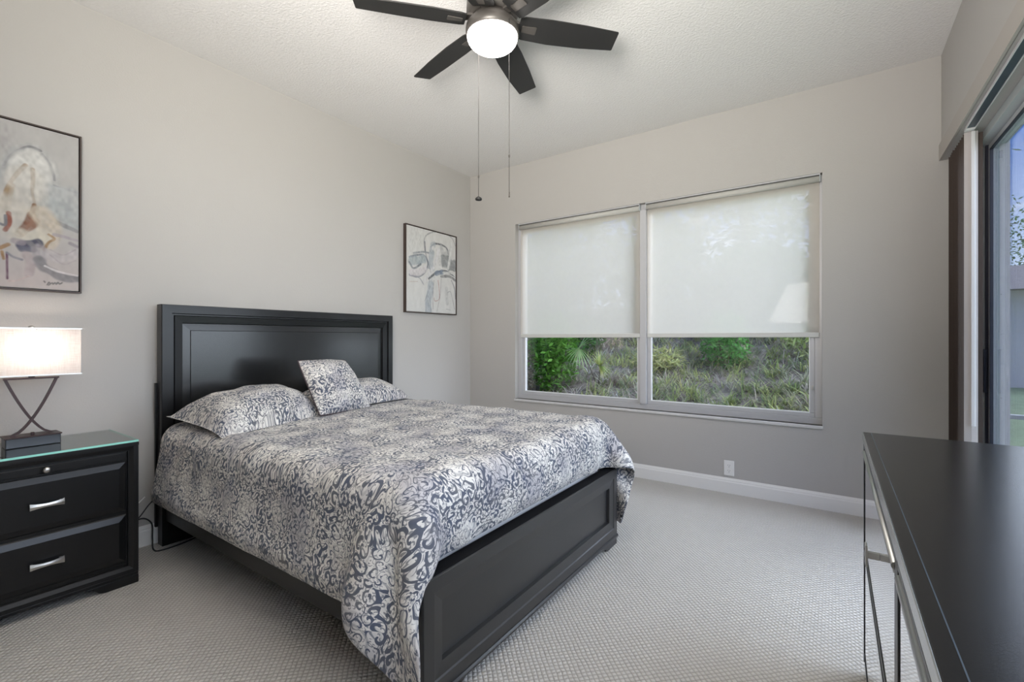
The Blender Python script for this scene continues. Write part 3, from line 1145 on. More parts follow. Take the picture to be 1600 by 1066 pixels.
# ------------------------------------------------------------------ nightstand
NX, NY0, NY1, NZ = 0.466, 0.170, 0.824, 0.691
ns = thing('nightstand', 'black two-drawer nightstand beside the bed, under the table lamp', 'nightstand', (0.25, 0.5, 0.0))
bm = bmesh.new()
add_box(bm, 0.025, NX - 0.020, NY0 + 0.006, NY1 - 0.006, 0.054, NZ - 0.002)
ring_panel(bm, NY0, NY1, 0.054, NZ, [(0.006, NX - 0.020), (0.0, NX - 0.014), (0.0, NX - 0.004), (0.003, NX), (0.020, NX - 0.001), (0.036, NX - 0.010), (0.040, NX - 0.010), (0.042, NX - 0.019)], cap=True)
obj('carcass', bm, M['black_wood'], ns)
obj('cabinet_top', bx(0.020, NX, NY0 - 0.001, NY1 + 0.001, NZ - 0.016, NZ), M['black_wood'], ns, 0.002)
bm = bmesh.new()
add_box(bm, 0.035, NX - 0.004, NY0 + 0.002, NY1 - 0.0, 0.040, 0.056)
obj('plinth', bm, M['black_wood'], ns, 0.003)
for y0, s in ((NY0, 1), (NY1, -1)):
    bm = bmesh.new()
    add_prism(bm, [(y0 + s * p, z) for p, z in [(0, 0), (0.125, 0.0), (0.150, 0.008), (0.165, 0.024), (0.185, 0.032), (0.20, 0.040), (0, 0.040)]], NX - 0.04, NX - 0.002, 'x')
    obj('bracket_foot', bm, M['black_wood'], ns, 0.002)
    obj('back_foot', bx(0.04, 0.08, min(y0, y0 + s * 0.06), max(y0, y0 + s * 0.06), 0.0, 0.040), M['black_wood'], ns)
dy0, dy1 = NY0 + 0.046, NY1 - 0.046
tray = obj('pull_out_tray', bx(NX - 0.030, NX - 0.008, dy0 - 0.001, dy1 + 0.001, 0.611, 0.646), M['black_wood'], ns, 0.003)
bm = bmesh.new()
add_lathe(bm, [(0.004, NX - 0.008), (0.004, NX + 0.004), (0.0125, NX + 0.008), (0.0135, NX + 0.012), (0.009, NX + 0.017), (0.002, NX + 0.018)], 0.497, 0.629, 20, 'x')
obj('knob', bm, M['pull'], tray)
for z0, z1, hz in ((0.361, 0.603, 0.482), (0.113, 0.345, 0.226)):
    bm = bmesh.new()
    add_box(bm, NX - 0.040, NX - 0.016, dy0, dy1, z0, z1)
    ring_panel(bm, dy0, dy1, z0, z1, [(0.0, NX - 0.016), (0.004, NX - 0.012), (0.030, NX - 0.003), (0.032, NX - 0.003)])
    dr = obj('drawer', bm, M['black_wood'], ns)
    # flared bar pull
    bm = bmesh.new()
    ys = np.linspace(-0.054, 0.054, 13)
    ringp = None
    for y in ys:
        h_ = 0.0075 + 0.0065 * (abs(y) / 0.054) ** 2
        x_out = NX + 0.030 - 0.006 * (abs(y) / 0.054) ** 2
        vs = [bm.verts.new((xx, 0.497 + y, hz + zz)) for xx, zz in ((x_out - 0.006, -h_), (x_out, -h_), (x_out + 0.002, 0), (x_out, h_), (x_out - 0.006, h_))]
        if ringp:
            for k in range(5):
                bm.faces.new([ringp[k], ringp[(k + 1) % 5], vs[(k + 1) % 5], vs[k]])
        else:
            bm.faces.new(vs)
        ringp = vs
    bm.faces.new(ringp[::-1])
    for y in (-0.046, 0.046):
        add_box(bm, NX - 0.003, NX + 0.021, 0.497 + y - 0.005, 0.497 + y + 0.005, hz - 0.006, hz + 0.006)
    bmesh.ops.recalc_face_normals(bm, faces=bm.faces[:])
    obj('handle', bm, M['pull'], dr)

gt = thing('glass_top', 'clear glass sheet with green edge lying on the black nightstand', 'glass top', (0.24, 0.5, NZ))
gz0, gz1 = NZ + 0.0012, NZ + 0.0105
bm = bmesh.new()
add_box(bm, 0.022, NX - 0.001, NY0 + 0.001, NY1 - 0.001, gz1 - 0.0012, gz1)
obj('glass_sheet', bm, M['glass_sheet'], gt)
bm = bmesh.new()
e = 0.0022
add_box(bm, NX - 0.001 - e, NX - 0.0008, NY0 + 0.001, NY1 - 0.001, gz0, gz1)
add_box(bm, 0.022, NX - 0.001 - e, NY1 - 0.001 - e, NY1 - 0.0008, gz0, gz1)
add_box(bm, 0.022, NX - 0.001 - e, NY0 + 0.0008, NY0 + 0.001 + e, gz0, gz1)
ge = obj('polished_edge', bm, M['glass_edge'], gt)
ge['label'] = 'green polished glass edge'

# ------------------------------------------------------------------ table lamp
LX, LY, LZ = 0.200, 0.495, gz1
lamp = thing('table_lamp', 'lit table lamp with rectangular linen shade on crossed curved bars, on the nightstand', 'lamp', (LX, LY, LZ))
obj('lamp_base', boxes([(LX - 0.055, LX + 0.045, LY - 0.090, LY + 0.092, LZ + 0.0005, LZ + 0.044)]), M['lamp_base'], lamp, 0.003)
obj('base_plate', bx(LX - 0.058, LX + 0.048, LY - 0.094, LY + 0.096, LZ + 0.044, LZ + 0.050), M['lamp_metal'], lamp, 0.002)
for s in (-1, 1):
    bm = bmesh.new()
    pts = []
    for k in range(17):
        q = k / 16
        z = 0.762 + (1.012 - 0.762) * q
        # foot on one side, sweeping across to the top of the other side
        y = -0.070 + 0.160 * (q ** 0.62) - 0.006 * q
        pts.append((LX - 0.004 + s * 0.004, LY + s * y, z - 0.012 * (1 - q)))
    bars = []
    prev = None
    for i, p in enumerate(pts):
        p0 = Vector(pts[max(i - 1, 0)])
        p1 = Vector(pts[min(i + 1, 16)])
        d = (p1 - p0).normalized()
        nv = d.cross(Vector((1, 0, 0))).normalized()
        c = Vector(p)
        r = [bm.verts.new(c + Vector((1, 0, 0)) * a * 0.008 + nv * b_ * 0.0048) for a, b_ in ((-1, -1), (1, -1), (1, 1), (-1, 1))]
        if prev:
            for k in range(4):
                bm.faces.new([prev[k], prev[(k + 1) % 4], r[(k + 1) % 4], r[k]])
        else:
            bm.faces.new(r[::-1])
        prev = r
    bm.faces.new(prev)
    bmesh.ops.recalc_face_normals(bm, faces=bm.faces[:])
    obj('curved_bar', bm, M['lamp_metal'], lamp)
obj('cross_bar', bx(LX - 0.012, LX + 0.012, LY - 0.092, LY + 0.092, 1.010, 1.018), M['lamp_metal'], lamp, 0.001)
obj('switch_knob', bx(LX + 0.010, LX + 0.024, LY - 0.006, LY + 0.006, LZ + 0.050, LZ + 0.063), M['lamp_metal'], lamp, 0.002)
bm = bmesh.new()
add_tube(bm, [(LX, LY, 1.018), (LX, LY, 1.075)], 0.011, 14)
obj('socket', bm, M['bronze'], lamp)
bm = bmesh.new()
hp = [(LX, LY + 0.045 * math.sin(PI * k / 20) * (1 if k <= 20 else -1), 1.04 + 0.198 * k / 20) for k in range(21)]
add_tube(bm, hp, 0.002, 6)
add_tube(bm, [(p[0], 2 * LY - p[1], p[2]) for p in hp], 0.002, 6)
obj('harp', bm, M['bronze'], lamp)
bm = bmesh.new()
add_lathe(bm, [(0.010, 1.076), (0.013, 1.088), (0.024, 1.115), (0.028, 1.135), (0.024, 1.155), (0.010, 1.166)], LX, LY, 20)
obj('bulb', bm, M['bulb'], lamp)
SX, SY, SZ0, SZ1 = 0.100, 0.152, 1.032, 1.246
bm = bmesh.new()
for z in (SZ0, SZ1):
    pass
th = 0.0015
for (x0, x1, y0, y1) in ((LX - SX, LX + SX, LY - SY, LY - SY + th), (LX - SX, LX + SX, LY + SY - th, LY + SY),
                         (LX - SX, LX - SX + th, LY - SY + th, LY + SY - th), (LX + SX - th, LX + SX, LY - SY + th, LY + SY - th)):
    nq = 1
    # a single skin of cloth on each side
    if x1 - x0 < 0.01:
        xx = (x0 + x1) / 2
        vs = [bm.verts.new(p) for p in ((xx, y0, SZ0), (xx, y1, SZ0), (xx, y1, SZ1), (xx, y0, SZ1))]
    else:
        yy = (y0 + y1) / 2
        vs = [bm.verts.new(p) for p in ((x0, yy, SZ0), (x1, yy, SZ0), (x1, yy, SZ1), (x0, yy, SZ1))]
    bm.faces.new(vs)
sh = obj('lamp_shade', bm, M['lampshade'], lamp)
for z in (SZ0, SZ1):
    w = 0.0025
    hh = 0.0028
    obj('shade_rim', boxes([(LX - SX - w, LX + SX + w, LY - SY - w, LY - SY + w, z - hh, z + hh), (LX - SX - w, LX + SX + w, LY + SY - w, LY + SY + w, z - hh, z + hh),
                            (LX - SX - w, LX - SX + w, LY - SY + w, LY + SY - w, z - hh, z + hh), (LX + SX - w, LX + SX + w, LY - SY + w, LY + SY - w, z - hh, z + hh)]), M['pull'], sh)
obj('shade_spider', boxes([(LX - SX, LX + SX, LY - 0.0015, LY + 0.0015, 1.240, 1.243), (LX - 0.0015, LX + 0.0015, LY - SY, LY - 0.0015, 1.240, 1.243),
                           (LX - 0.0015, LX + 0.0015, LY + 0.0015, LY + SY, 1.240, 1.243)]), M['bronze'], sh)
bm = bmesh.new()
add_lathe(bm, [(0.005, 1.243), (0.011, 1.249), (0.011, 1.255), (0.004, 1.260)], LX, LY, 16)
obj('finial', bm, M['pull'], lamp)
pl = bpy.data.lights.new('lamp_glow', 'POINT')
pl.energy = 6.0
pl.color = (1.0, 0.83, 0.70)
pl.shadow_soft_size = 0.03
plo = bpy.data.objects.new('lamp_glow', pl)
plo.location = (LX, LY, 1.145)
COL.objects.link(plo)

# ------------------------------------------------------------------ paintings
STROKES_SEATED = [
    ([(0.588, 0.935), (0.604, 0.823)], 0.06, (0.4, 0.39, 0.38), 0.5),
    ([(0.647, 0.983), (0.612, 0.845)], 0.05, (0.42, 0.4, 0.4), 0.3),
    ([(0.6, 0.666), (0.612, 0.742), (0.659, 0.809), (0.724, 0.853), (0.782, 0.839), (0.82, 0.793), (0.847, 0.728), (0.855, 0.658)], 0.05, (0.45, 0.45, 0.44), 0.6),
    ([(0.604, 0.716), (0.631, 0.772), (0.683, 0.831), (0.732, 0.86), (0.782, 0.849)], 0.012, (0.22, 0.22, 0.23), 0.7),
    ([(0.79, 0.831), (0.825, 0.789), (0.847, 0.728), (0.855, 0.689)], 0.012, (0.22, 0.22, 0.23), 0.8),
    ([(0.612, 0.737), (0.647, 0.786), (0.699, 0.831)], 0.008, (0.22, 0.22, 0.23), 0.6),
    ([(0.612, 0.66), (0.639, 0.725), (0.691, 0.789)], 0.1, (0.4, 0.4, 0.4), 0.6),
    ([(0.679, 0.736), (0.703, 0.797), (0.732, 0.825)], 0.016, (0.22, 0.22, 0.23), 0.6),
    ([(0.765, 0.809), (0.786, 0.774)], 0.014, (0.25, 0.27, 0.29), 0.8),
    ([(0.687, 0.678), (0.719, 0.756), (0.757, 0.756), (0.765, 0.637)], 0.13, (0.66, 0.65, 0.62), 0.8),
    ([(0.851, 0.657), (0.904, 0.648), (0.978, 0.638)], 0.01, (0.22, 0.22, 0.23), 0.6),
    ([(0.851, 0.6), (0.913, 0.597), (0.982, 0.58)], 0.13, (0.42, 0.43, 0.43), 0.75),
    ([(0.833, 0.501), (0.9, 0.486), (0.978, 0.46)], 0.13, (0.4, 0.42, 0.42), 0.75),
    ([(0.797, 0.466), (0.862, 0.434), (0.978, 0.392)], 0.02, (0.28, 0.28, 0.28), 0.8),
    ([(0.707, 0.743), (0.659, 0.671), (0.623, 0.589), (0.612, 0.508), (0.619, 0.456)], 0.018, (0.3, 0.2, 0.12), 0.8),
    ([(0.639, 0.607), (0.631, 0.557), (0.612, 0.484)], 0.035, (0.38, 0.28, 0.18), 0.7),
    ([(0.744, 0.728), (0.746, 0.663), (0.742, 0.586), (0.753, 0.523), (0.753, 0.479)], 0.016, (0.3, 0.2, 0.12), 0.9),
    ([(0.675, 0.655), (0.719, 0.656), (0.719, 0.556), (0.683, 0.498)], 0.14, (0.58, 0.55, 0.5), 0.6),
    ([(0.643, 0.464), (0.677, 0.396), (0.716, 0.333)], 0.16, (0.58, 0.54, 0.48), 0.6),
    ([(0.751, 0.517), (0.742, 0.472), (0.734, 0.433)], 0.02, (0.28, 0.17, 0.11), 0.9),
    ([(0.738, 0.455), (0.716, 0.392), (0.681, 0.333)], 0.035, (0.24, 0.12, 0.08), 0.95),
    ([(0.756, 0.421), (0.738, 0.385), (0.69, 0.334)], 0.035, (0.3, 0.17, 0.12), 0.8),
    ([(0.774, 0.473), (0.815, 0.431), (0.833, 0.368), (0.815, 0.299)], 0.09, (0.54, 0.47, 0.38), 0.7),
    ([(0.694, 0.324), (0.742, 0.321), (0.797, 0.335)], 0.08, (0.6, 0.56, 0.48), 0.7),
    ([(0.824, 0.35), (0.852, 0.327), (0.824, 0.301), (0.801, 0.253)], 0.012, (0.34, 0.22, 0.12), 0.8),
    ([(0.69, 0.265), (0.729, 0.281), (0.769, 0.287)], 0.045, (0.1, 0.1, 0.14), 0.95),
    ([(0.694, 0.244), (0.747, 0.246)], 0.03, (0.14, 0.14, 0.18), 0.8),
    ([(0.655, 0.287), (0.694, 0.282)], 0.03, (0.33, 0.29, 0.32), 0.6),
    ([(0.588, 0.235), (0.626, 0.261)], 0.018, (0.33, 0.2, 0.1), 0.8),
    ([(0.597, 0.216), (0.605, 0.175)], 0.012, (0.33, 0.2, 0.1), 0.8),
    ([(0.628, 0.445), (0.632, 0.388), (0.613, 0.343)], 0.016, (0.3, 0.12, 0.09), 0.8),
    ([(0.588, 0.375), (0.613, 0.374), (0.613, 0.427)], 0.01, (0.2, 0.2, 0.22), 0.7),
    ([(0.62, 0.208), (0.622, 0.062)], 0.009, (0.16, 0.09, 0.13), 0.95),
    ([(0.62, 0.213), (0.651, 0.191), (0.69, 0.18)], 0.011, (0.25, 0.25, 0.28), 0.8),
    ([(0.774, 0.25), (0.778, 0.207), (0.76, 0.183)], 0.06, (0.35, 0.32, 0.34), 0.7),
    ([(0.716, 0.21), (0.734, 0.169), (0.72, 0.103)], 0.04, (0.42, 0.36, 0.36), 0.7),
    ([(0.774, 0.19), (0.801, 0.144), (0.862, 0.111), (0.919, 0.089), (0.978, 0.094)], 0.045, (0.24, 0.23, 0.24), 0.9),
    ([(0.806, 0.155), (0.871, 0.129), (0.978, 0.111)], 0.01, (0.66, 0.62, 0.62), 0.8),
    ([(0.852, 0.355), (0.909, 0.347), (0.978, 0.334)], 0.016, (0.38, 0.34, 0.37), 0.7),
    ([(0.939, 0.312), (0.978, 0.294)], 0.02, (0.28, 0.26, 0.28), 0.7),
    ([(0.815, 0.233), (0.881, 0.208), (0.939, 0.232), (0.973, 0.265)], 0.05, (0.5, 0.46, 0.47), 0.6),
    ([(0.833, 0.258), (0.9, 0.233), (0.968, 0.276)], 0.006, (0.4, 0.36, 0.37), 0.7),
    ([(0.833, 0.225), (0.9, 0.177), (0.968, 0.207)], 0.006, (0.4, 0.36, 0.37), 0.6),
    ([(0.626, 0.047), (0.672, 0.056), (0.725, 0.087)], 0.008, (0.52, 0.42, 0.4), 0.6),
    ([(0.801, 0.062), (0.806, 0.056)], 0.006, (0.15, 0.15, 0.15), 0.8),
    ([(0.817, 0.041), (0.826, 0.058), (0.831, 0.048), (0.824, 0.039)], 0.005, (0.15, 0.15, 0.15), 0.9),
    ([(0.833, 0.048), (0.843, 0.055), (0.847, 0.048), (0.857, 0.057), (0.864, 0.049), (0.873, 0.061), (0.881, 0.052), (0.895, 0.06)], 0.005, (0.15, 0.15, 0.15), 0.9),
]
STROKES_BOW = [
    ([(0.218, 0.986), (0.163, 0.719)], 0.2, (0.6, 0.6, 0.58), 0.5),
    ([(0.352, 0.721), (0.342, 0.863), (0.43, 0.949), (0.675, 1.013), (0.891, 0.971), (0.98, 0.881)], 0.014, (0.35, 0.35, 0.35), 0.7),
    ([(0.352, 0.841), (0.371, 0.699), (0.43, 0.586), (0.43, 0.537)], 0.012, (0.18, 0.19, 0.21), 0.8),
    ([(0.072, 0.626), (0.218, 0.668), (0.352, 0.673), (0.41, 0.583), (0.352, 0.481), (0.218, 0.42), (0.072, 0.43)], 0.02, (0.2, 0.22, 0.25), 0.8),
    ([(0.108, 0.584), (0.218, 0.609), (0.332, 0.634)], 0.09, (0.38, 0.42, 0.44), 0.8),
    ([(0.072, 0.568), (0.144, 0.507), (0.275, 0.568)], 0.02, (0.22, 0.24, 0.26), 0.8),
    ([(0.144, 0.682), (0.313, 0.716), (0.43, 0.719)], 0.018, (0.28, 0.3, 0.32), 0.7),
    ([(0.108, 0.456), (0.237, 0.469), (0.352, 0.517)], 0.07, (0.6, 0.57, 0.58), 0.8),
    ([(0.47, 0.797), (0.55, 0.845), (0.675, 0.85), (0.781, 0.828), (0.825, 0.757)], 0.02, (0.12, 0.13, 0.14), 0.8),
    ([(0.51, 0.827), (0.47, 0.639), (0.49, 0.543)], 0.08, (0.4, 0.43, 0.46), 0.7),
    ([(0.675, 0.825), (0.717, 0.743), (0.846, 0.785)], 0.05, (0.42, 0.42, 0.42), 0.6),
    ([(0.696, 0.703), (0.846, 0.709)], 0.055, (0.22, 0.23, 0.23), 0.8),
    ([(0.696, 0.64), (0.958, 0.645)], 0.1, (0.3, 0.31, 0.31), 0.85),
    ([(0.846, 0.581), (0.98, 0.583)], 0.06, (0.28, 0.29, 0.29), 0.85),
    ([(0.891, 0.92), (0.868, 0.763), (0.825, 0.579)], 0.03, (0.66, 0.66, 0.64), 0.9),
    ([(0.51, 0.79), (0.633, 0.72), (0.654, 0.561)], 0.05, (0.66, 0.65, 0.63), 0.8),
    ([(0.633, 0.795), (0.55, 0.599), (0.43, 0.464), (0.313, 0.358)], 0.035, (0.64, 0.63, 0.63), 0.9),
    ([(0.391, 0.364), (0.55, 0.451), (0.591, 0.505)], 0.02, (0.6, 0.6, 0.6), 0.8),
    ([(0.43, 0.416), (0.591, 0.505), (0.76, 0.534), (0.98, 0.492)], 0.025, (0.16, 0.17, 0.18), 0.9),
    ([(0.571, 0.49), (0.696, 0.515)], 0.05, (0.2, 0.24, 0.3), 0.8),
    ([(0.717, 0.517), (0.891, 0.522), (0.98, 0.492)], 0.018, (0.62, 0.62, 0.6), 0.9),
    ([(0.675, 0.463), (0.846, 0.479), (0.98, 0.44)], 0.03, (0.22, 0.22, 0.22), 0.8),
    ([(0.072, 0.418), (0.237, 0.41), (0.332, 0.335)], 0.01, (0.3, 0.3, 0.34), 0.7),
    ([(0.072, 0.349), (0.218, 0.361)], 0.008, (0.5, 0.42, 0.38), 0.7),
    ([(0.47, 0.346), (0.45, 0.248), (0.41, 0.124), (0.43, 0.028)], 0.1, (0.42, 0.45, 0.48), 0.8),
    ([(0.53, 0.4), (0.51, 0.252), (0.51, 0.056)], 0.008, (0.24, 0.25, 0.26), 0.7),
    ([(0.352, 0.145), (0.391, 0.219), (0.45, 0.321)], 0.006, (0.3, 0.3, 0.32), 0.7),
    ([(0.612, 0.408), (0.633, 0.31), (0.633, 0.186), (0.55, 0.156), (0.53, 0.192)], 0.007, (0.42, 0.22, 0.2), 0.8),
    ([(0.675, 0.438), (0.654, 0.237), (0.591, 0.035)], 0.007, (0.3, 0.28, 0.28), 0.7),
    ([(0.891, 0.432), (0.958, 0.335), (0.98, 0.207)], 0.012, (0.26, 0.26, 0.28), 0.7),
    ([(0.803, 0.272), (0.868, 0.289), (0.913, 0.203), (0.958, 0.076)], 0.01, (0.34, 0.34, 0.35), 0.7),
    ([(0.781, 0.321), (0.803, 0.145)], 0.05, (0.52, 0.52, 0.51), 0.6),
    ([(0.781, 0.068), (0.868, 0.059)], 0.008, (0.4, 0.4, 0.4), 0.7),
]

def catmull(pts, n=14):
    P_ = [np.array(p, float) for p in pts]
    if len(P_) < 3:
        return np.array([P_[0] + (P_[-1] - P_[0]) * k / n for k in range(n + 1)])
    out = []
    P_ = [2 * P_[0] - P_[1]] + P_ + [2 * P_[-1] - P_[-2]]
    for i in range(1, len(P_) - 2):
        for k in range(n):
            t_ = k / n
            a, b_, c, d = P_[i - 1], P_[i], P_[i + 1], P_[i + 2]
            out.append(0.5 * ((2 * b_) + (c - a) * t_ + (2 * a - 5 * b_ + 4 * c - d) * t_ ** 2 + (3 * b_ - a - 3 * c + d) * t_ ** 3))
    out.append(P_[-2])
    return np.array(out)


def painting(y0, y1, z0, z1, strokes, ground, low, label, seed):
    t = thing('framed_painting', label, 'painting', (0.0, (y0 + y1) / 2, (z0 + z1) / 2), 'framed abstract paintings on the headboard wall')
    xf, w = 0.036, 0.007
    obj('picture_frame', boxes([(0.002, xf, y0, y1, z0, z0 + w), (0.002, xf, y0, y1, z1 - w, z1), (0.002, xf, y0, y0 + w, z0 + w, z1 - w), (0.002, xf, y1 - w, y1, z0 + w, z1 - w)]), M['frame_wood'], t)
    ny_, nz_ = 230, 270
    yy = np.linspace(y0 + w + 0.004, y1 - w - 0.004, ny_)
    zz = np.linspace(z0 + w + 0.004, z1 - w - 0.004, nz_)
    Yg, Zg = np.meshgrid((yy - y0) / (y1 - y0), (zz - z0) / (z1 - z0), indexing='ij')
    asp = (z1 - z0) / (y1 - y0)
    X_, Z_ = Yg, Zg * asp
    n1 = vnoise(Yg * 5, Zg * 7, seed)
    n2 = vnoise(Yg * 22, Zg * 9, seed + 1)
    n3 = vnoise(Yg * 60, Zg * 40, seed + 2)
    tt = np.clip(Zg * 1.6 + (n1 - 0.5) * 0.5, 0, 1)[..., None]
    C_ = np.array(low) * (1 - tt) + np.array(ground) * tt
    C_ = C_ * (0.93 + 0.10 * n2 + 0.05 * n3)[..., None]
    streak = vnoise((X_ + Z_) * 40, (X_ - Z_) * 14, seed + 5)
    for pts, wd, col, op in strokes:
        wd = wd * 1.45 + 0.004
        col = tuple(v_ * 0.88 for v_ in col)
        cp = catmull(pts)
        cp[:, 1] *= asp
        d = np.full(X_.shape, 9.0)
        lo = cp.min(0) - wd
        hi = cp.max(0) + wd
        msk = (X_ > lo[0]) & (X_ < hi[0]) & (Z_ > lo[1]) & (Z_ < hi[1])
        px, pz = X_[msk], Z_[msk]
        if not len(px):
            continue
        dm = np.full(px.shape, 9.0)
        for a, b_ in zip(cp[:-1], cp[1:]):
            ab = b_ - a
            L2 = ab @ ab + 1e-12
            q = np.clip(((px - a[0]) * ab[0] + (pz - a[1]) * ab[1]) / L2, 0, 1)
            dm = np.minimum(dm, np.hypot(px - a[0] - q * ab[0], pz - a[1] - q * ab[1]))
        d[msk] = dm
        hw = wd / 2 * (0.75 + 0.5 * n2)
        al = np.clip((hw - d) / (0.30 * hw + 0.002), 0, 1) * min(1, op * 1.15) * (0.70 + 0.5 * streak)
        al = np.clip(al, 0, 1)[..., None]
        C_ = C_ * (1 - al) + np.array(col) * (0.85 + 0.3 * n3[..., None]) * al
    P3 = np.stack([np.full(Yg.shape, 0.030), np.meshgrid(yy, zz, indexing='ij')[0], np.meshgrid(yy, zz, indexing='ij')[1]], -1)
    me = bpy.data.meshes.new('canvas')
    idx = np.arange(ny_ * nz_).reshape(ny_, nz_)
    faces = np.stack([idx[:-1, :-1], idx[1:, :-1], idx[1:, 1:], idx[:-1, 1:]], -1).reshape(-1, 4)
    V = P3.reshape(-1, 3).tolist()
    nb = len(V)
    for (a, b_) in ((0, 0), (-1, 0), (-1, -1), (0, -1)):
        p = P3[a, b_].copy()
        p[0] = 0.006
        V.append(p.tolist())
    F = faces.tolist() + [[nb + 3, nb + 2, nb + 1, nb]]
    # canvas sides
    c = [idx[0, 0], idx[-1, 0], idx[-1, -1], idx[0, -1]]
    for k in range(4):
        F.append([int(c[k]), nb + k, nb + (k + 1) % 4, int(c[(k + 1) % 4])])
    off = world_loc(t)
    V = [(v[0] - off.x, v[1] - off.y, v[2] - off.z) for v in V]
    me.from_pydata(V, [], F)
    ca = me.color_attributes.new('paint', 'FLOAT_COLOR', 'POINT')
    colr = np.ones((len(V), 4), np.float32)
    colr[:nb, :3] = C_.reshape(-1, 3)
    colr[nb:, :3] = ground
    ca.data.foreach_set('color', colr.reshape(-1))
    me.materials.append(M['canvas'])
    o = bpy.data.objects.new('canvas', me)
    COL.objects.link(o)
    o.parent = t
    return t


painting(0.003, 0.706, 1.436, 2.260, STROKES_SEATED, (0.40, 0.388, 0.375), (0.43, 0.385, 0.375),
         'framed abstract painting in grey, tan and rust above the table lamp', 11)
painting(2.950, 3.653, 1.444, 2.268, STROKES_BOW, (0.57, 0.56, 0.54), (0.58, 0.575, 0.56),
         'framed grey and blue abstract painting between the headboard and the window', 29)

# ------------------------------------------------------------------ ceiling fan
HXF, HYF = 1.880, 1.843
fan = thing('ceiling_fan', 'dark bronze six-blade ceiling fan with a lit round globe', 'ceiling fan', (HXF, HYF, CEIL))
bm = bmesh.new()
add_lathe(bm, [(0.085, CEIL - 0.0005), (0.088, 2.945), (0.080, 2.915), (0.060, 2.900)], HXF, HYF)
obj('canopy', bm, M['bronze'], fan)
bm = bmesh.new()
add_lathe(bm, [(0.060, 2.900), (0.112, 2.888), (0.128, 2.872), (0.130, 2.822), (0.118, 2.800), (0.104, 2.795)], HXF, HYF, 48)
obj('motor_housing', bm, M['bronze'], fan)
bm = bmesh.new()
add_lathe(bm, [(0.100, 2.795), (0.104, 2.782), (0.118, 2.770), (0.131, 2.752), (0.1335, 2.735), (0.1325, 2.712), (0.126, 2.709)], HXF, HYF, 48)
obj('light_fitter', bm, M['bronze'], fan)
bm = bmesh.new()
prof = [(0.125, 2.7088), (0.1255, 2.704)]
for k in range(1, 12):
    a = PI / 2 * k / 12
    prof.append((0.1255 * math.cos(a) ** 0.8, 2.704 - 0.062 * math.sin(a)))
prof.append((0.004, 2.642))
add_lathe(bm, prof, HXF, HYF, 48)
obj('globe', bm, M['globe'], fan)
bm = bmesh.new()
arm_proto = blade_proto = None
PH0 = math.radians(48.4)
pitch = math.radians(-13)
for k in range(6):
    a = PH0 + k * PI / 3
    # blade outline in its own frame: radius along x
    out = [(0.135, -0.058), (0.160, -0.066), (0.30, -0.074), (0.48, -0.074), (0.652, -0.068), (0.657, -0.064), (0.664, 0.040), (0.660, 0.045), (0.48, 0.064), (0.30, 0.072), (0.160, 0.066), (0.135, 0.058)]
    rot = Matrix.Translation((HXF, HYF, 2.774)) @ Matrix.Rotation(a, 4, 'Z') @ Matrix.Rotation(pitch, 4, 'X')
    bm = bmesh.new()
    add_prism(bm, out, -0.003, 0.003, 'z')
    bm.transform(rot)
    bl = obj('blade', bm, M['blade'], fan, 0.001)
    bm = bmesh.new()
    add_prism(bm, [(0.150, -0.017), (0.222, -0.022), (0.226, -0.018), (0.226, 0.018), (0.222, 0.022), (0.150, 0.017)], -0.0075, -0.0031, 'z')
    bm.transform(rot)
    # arm down from the motor
    rz = Matrix.Translation((HXF, HYF, 0)) @ Matrix.Rotation(a, 4, 'Z')
    b2 = bmesh.new()
    add_prism(b2, [(0.095, 2.798), (0.120, 2.798), (0.160, 2.780), (0.160, 2.773), (0.118, 2.786), (0.095, 2.786)], -0.021, 0.021, 'y')
    b2.transform(rz)
    tmp = bpy.data.meshes.new('tmp')
    b2.to_mesh(tmp)
    b2.free()
    bm.from_mesh(tmp)
    bpy.data.meshes.remove(tmp)
    obj('blade_iron', bm, M['bronze'], fan, 0.001)

RGT = Vector((math.cos(math.radians(34.8)), math.sin(math.radians(34.8)), 0))
FWD = Vector((-math.sin(math.radians(34.8)), math.cos(math.radians(34.8)), 0))


def chain(off_r, off_f, z_top, z_joint, z_end, knob):
    c = Vector((HXF, HYF, 0)) + RGT * off_r + FWD * off_f
    bm = bmesh.new()
    add_tube(bm, [(c.x, c.y, z_top + 0.02), (c.x, c.y, z_end + 0.01)], 0.0014, 6)
    ch = obj('pull_chain', bm, M['bronze'], fan)
    bm = bmesh.new()
    add_lathe(bm, [(0.0015, z_joint - 0.009), (0.004, z_joint - 0.004), (0.004, z_joint + 0.004), (0.0015, z_joint + 0.009)], c.x, c.y, 10)
    obj('chain_connector', bm, M['bronze'], ch)
    if knob:
        bm = bmesh.new()
        add_lathe(bm, [(0.004, z_end + 0.014), (0.016, z_end + 0.006), (0.0185, z_end), (0.016, z_end - 0.005), (0.005, z_end - 0.008)], c.x, c.y, 20)
        obj('pull_knob', bm, M['blade'], ch)
    else:
        bm = bmesh.new()
        add_tube(bm, [(c.x, c.y, z_end + 0.012), (c.x, c.y, z_end - 0.012)], 0.0032, 8)
        obj('pull_knob', bm, M['bronze'], ch)


chain(-0.0765, 0.100, 2.70, 1.2 + 253 * 2.41 / 723, 1.926, True)
chain(0.0845, -0.1075, 2.705, 1.2 + 285 * 2.205 / 723, 1.885, False)

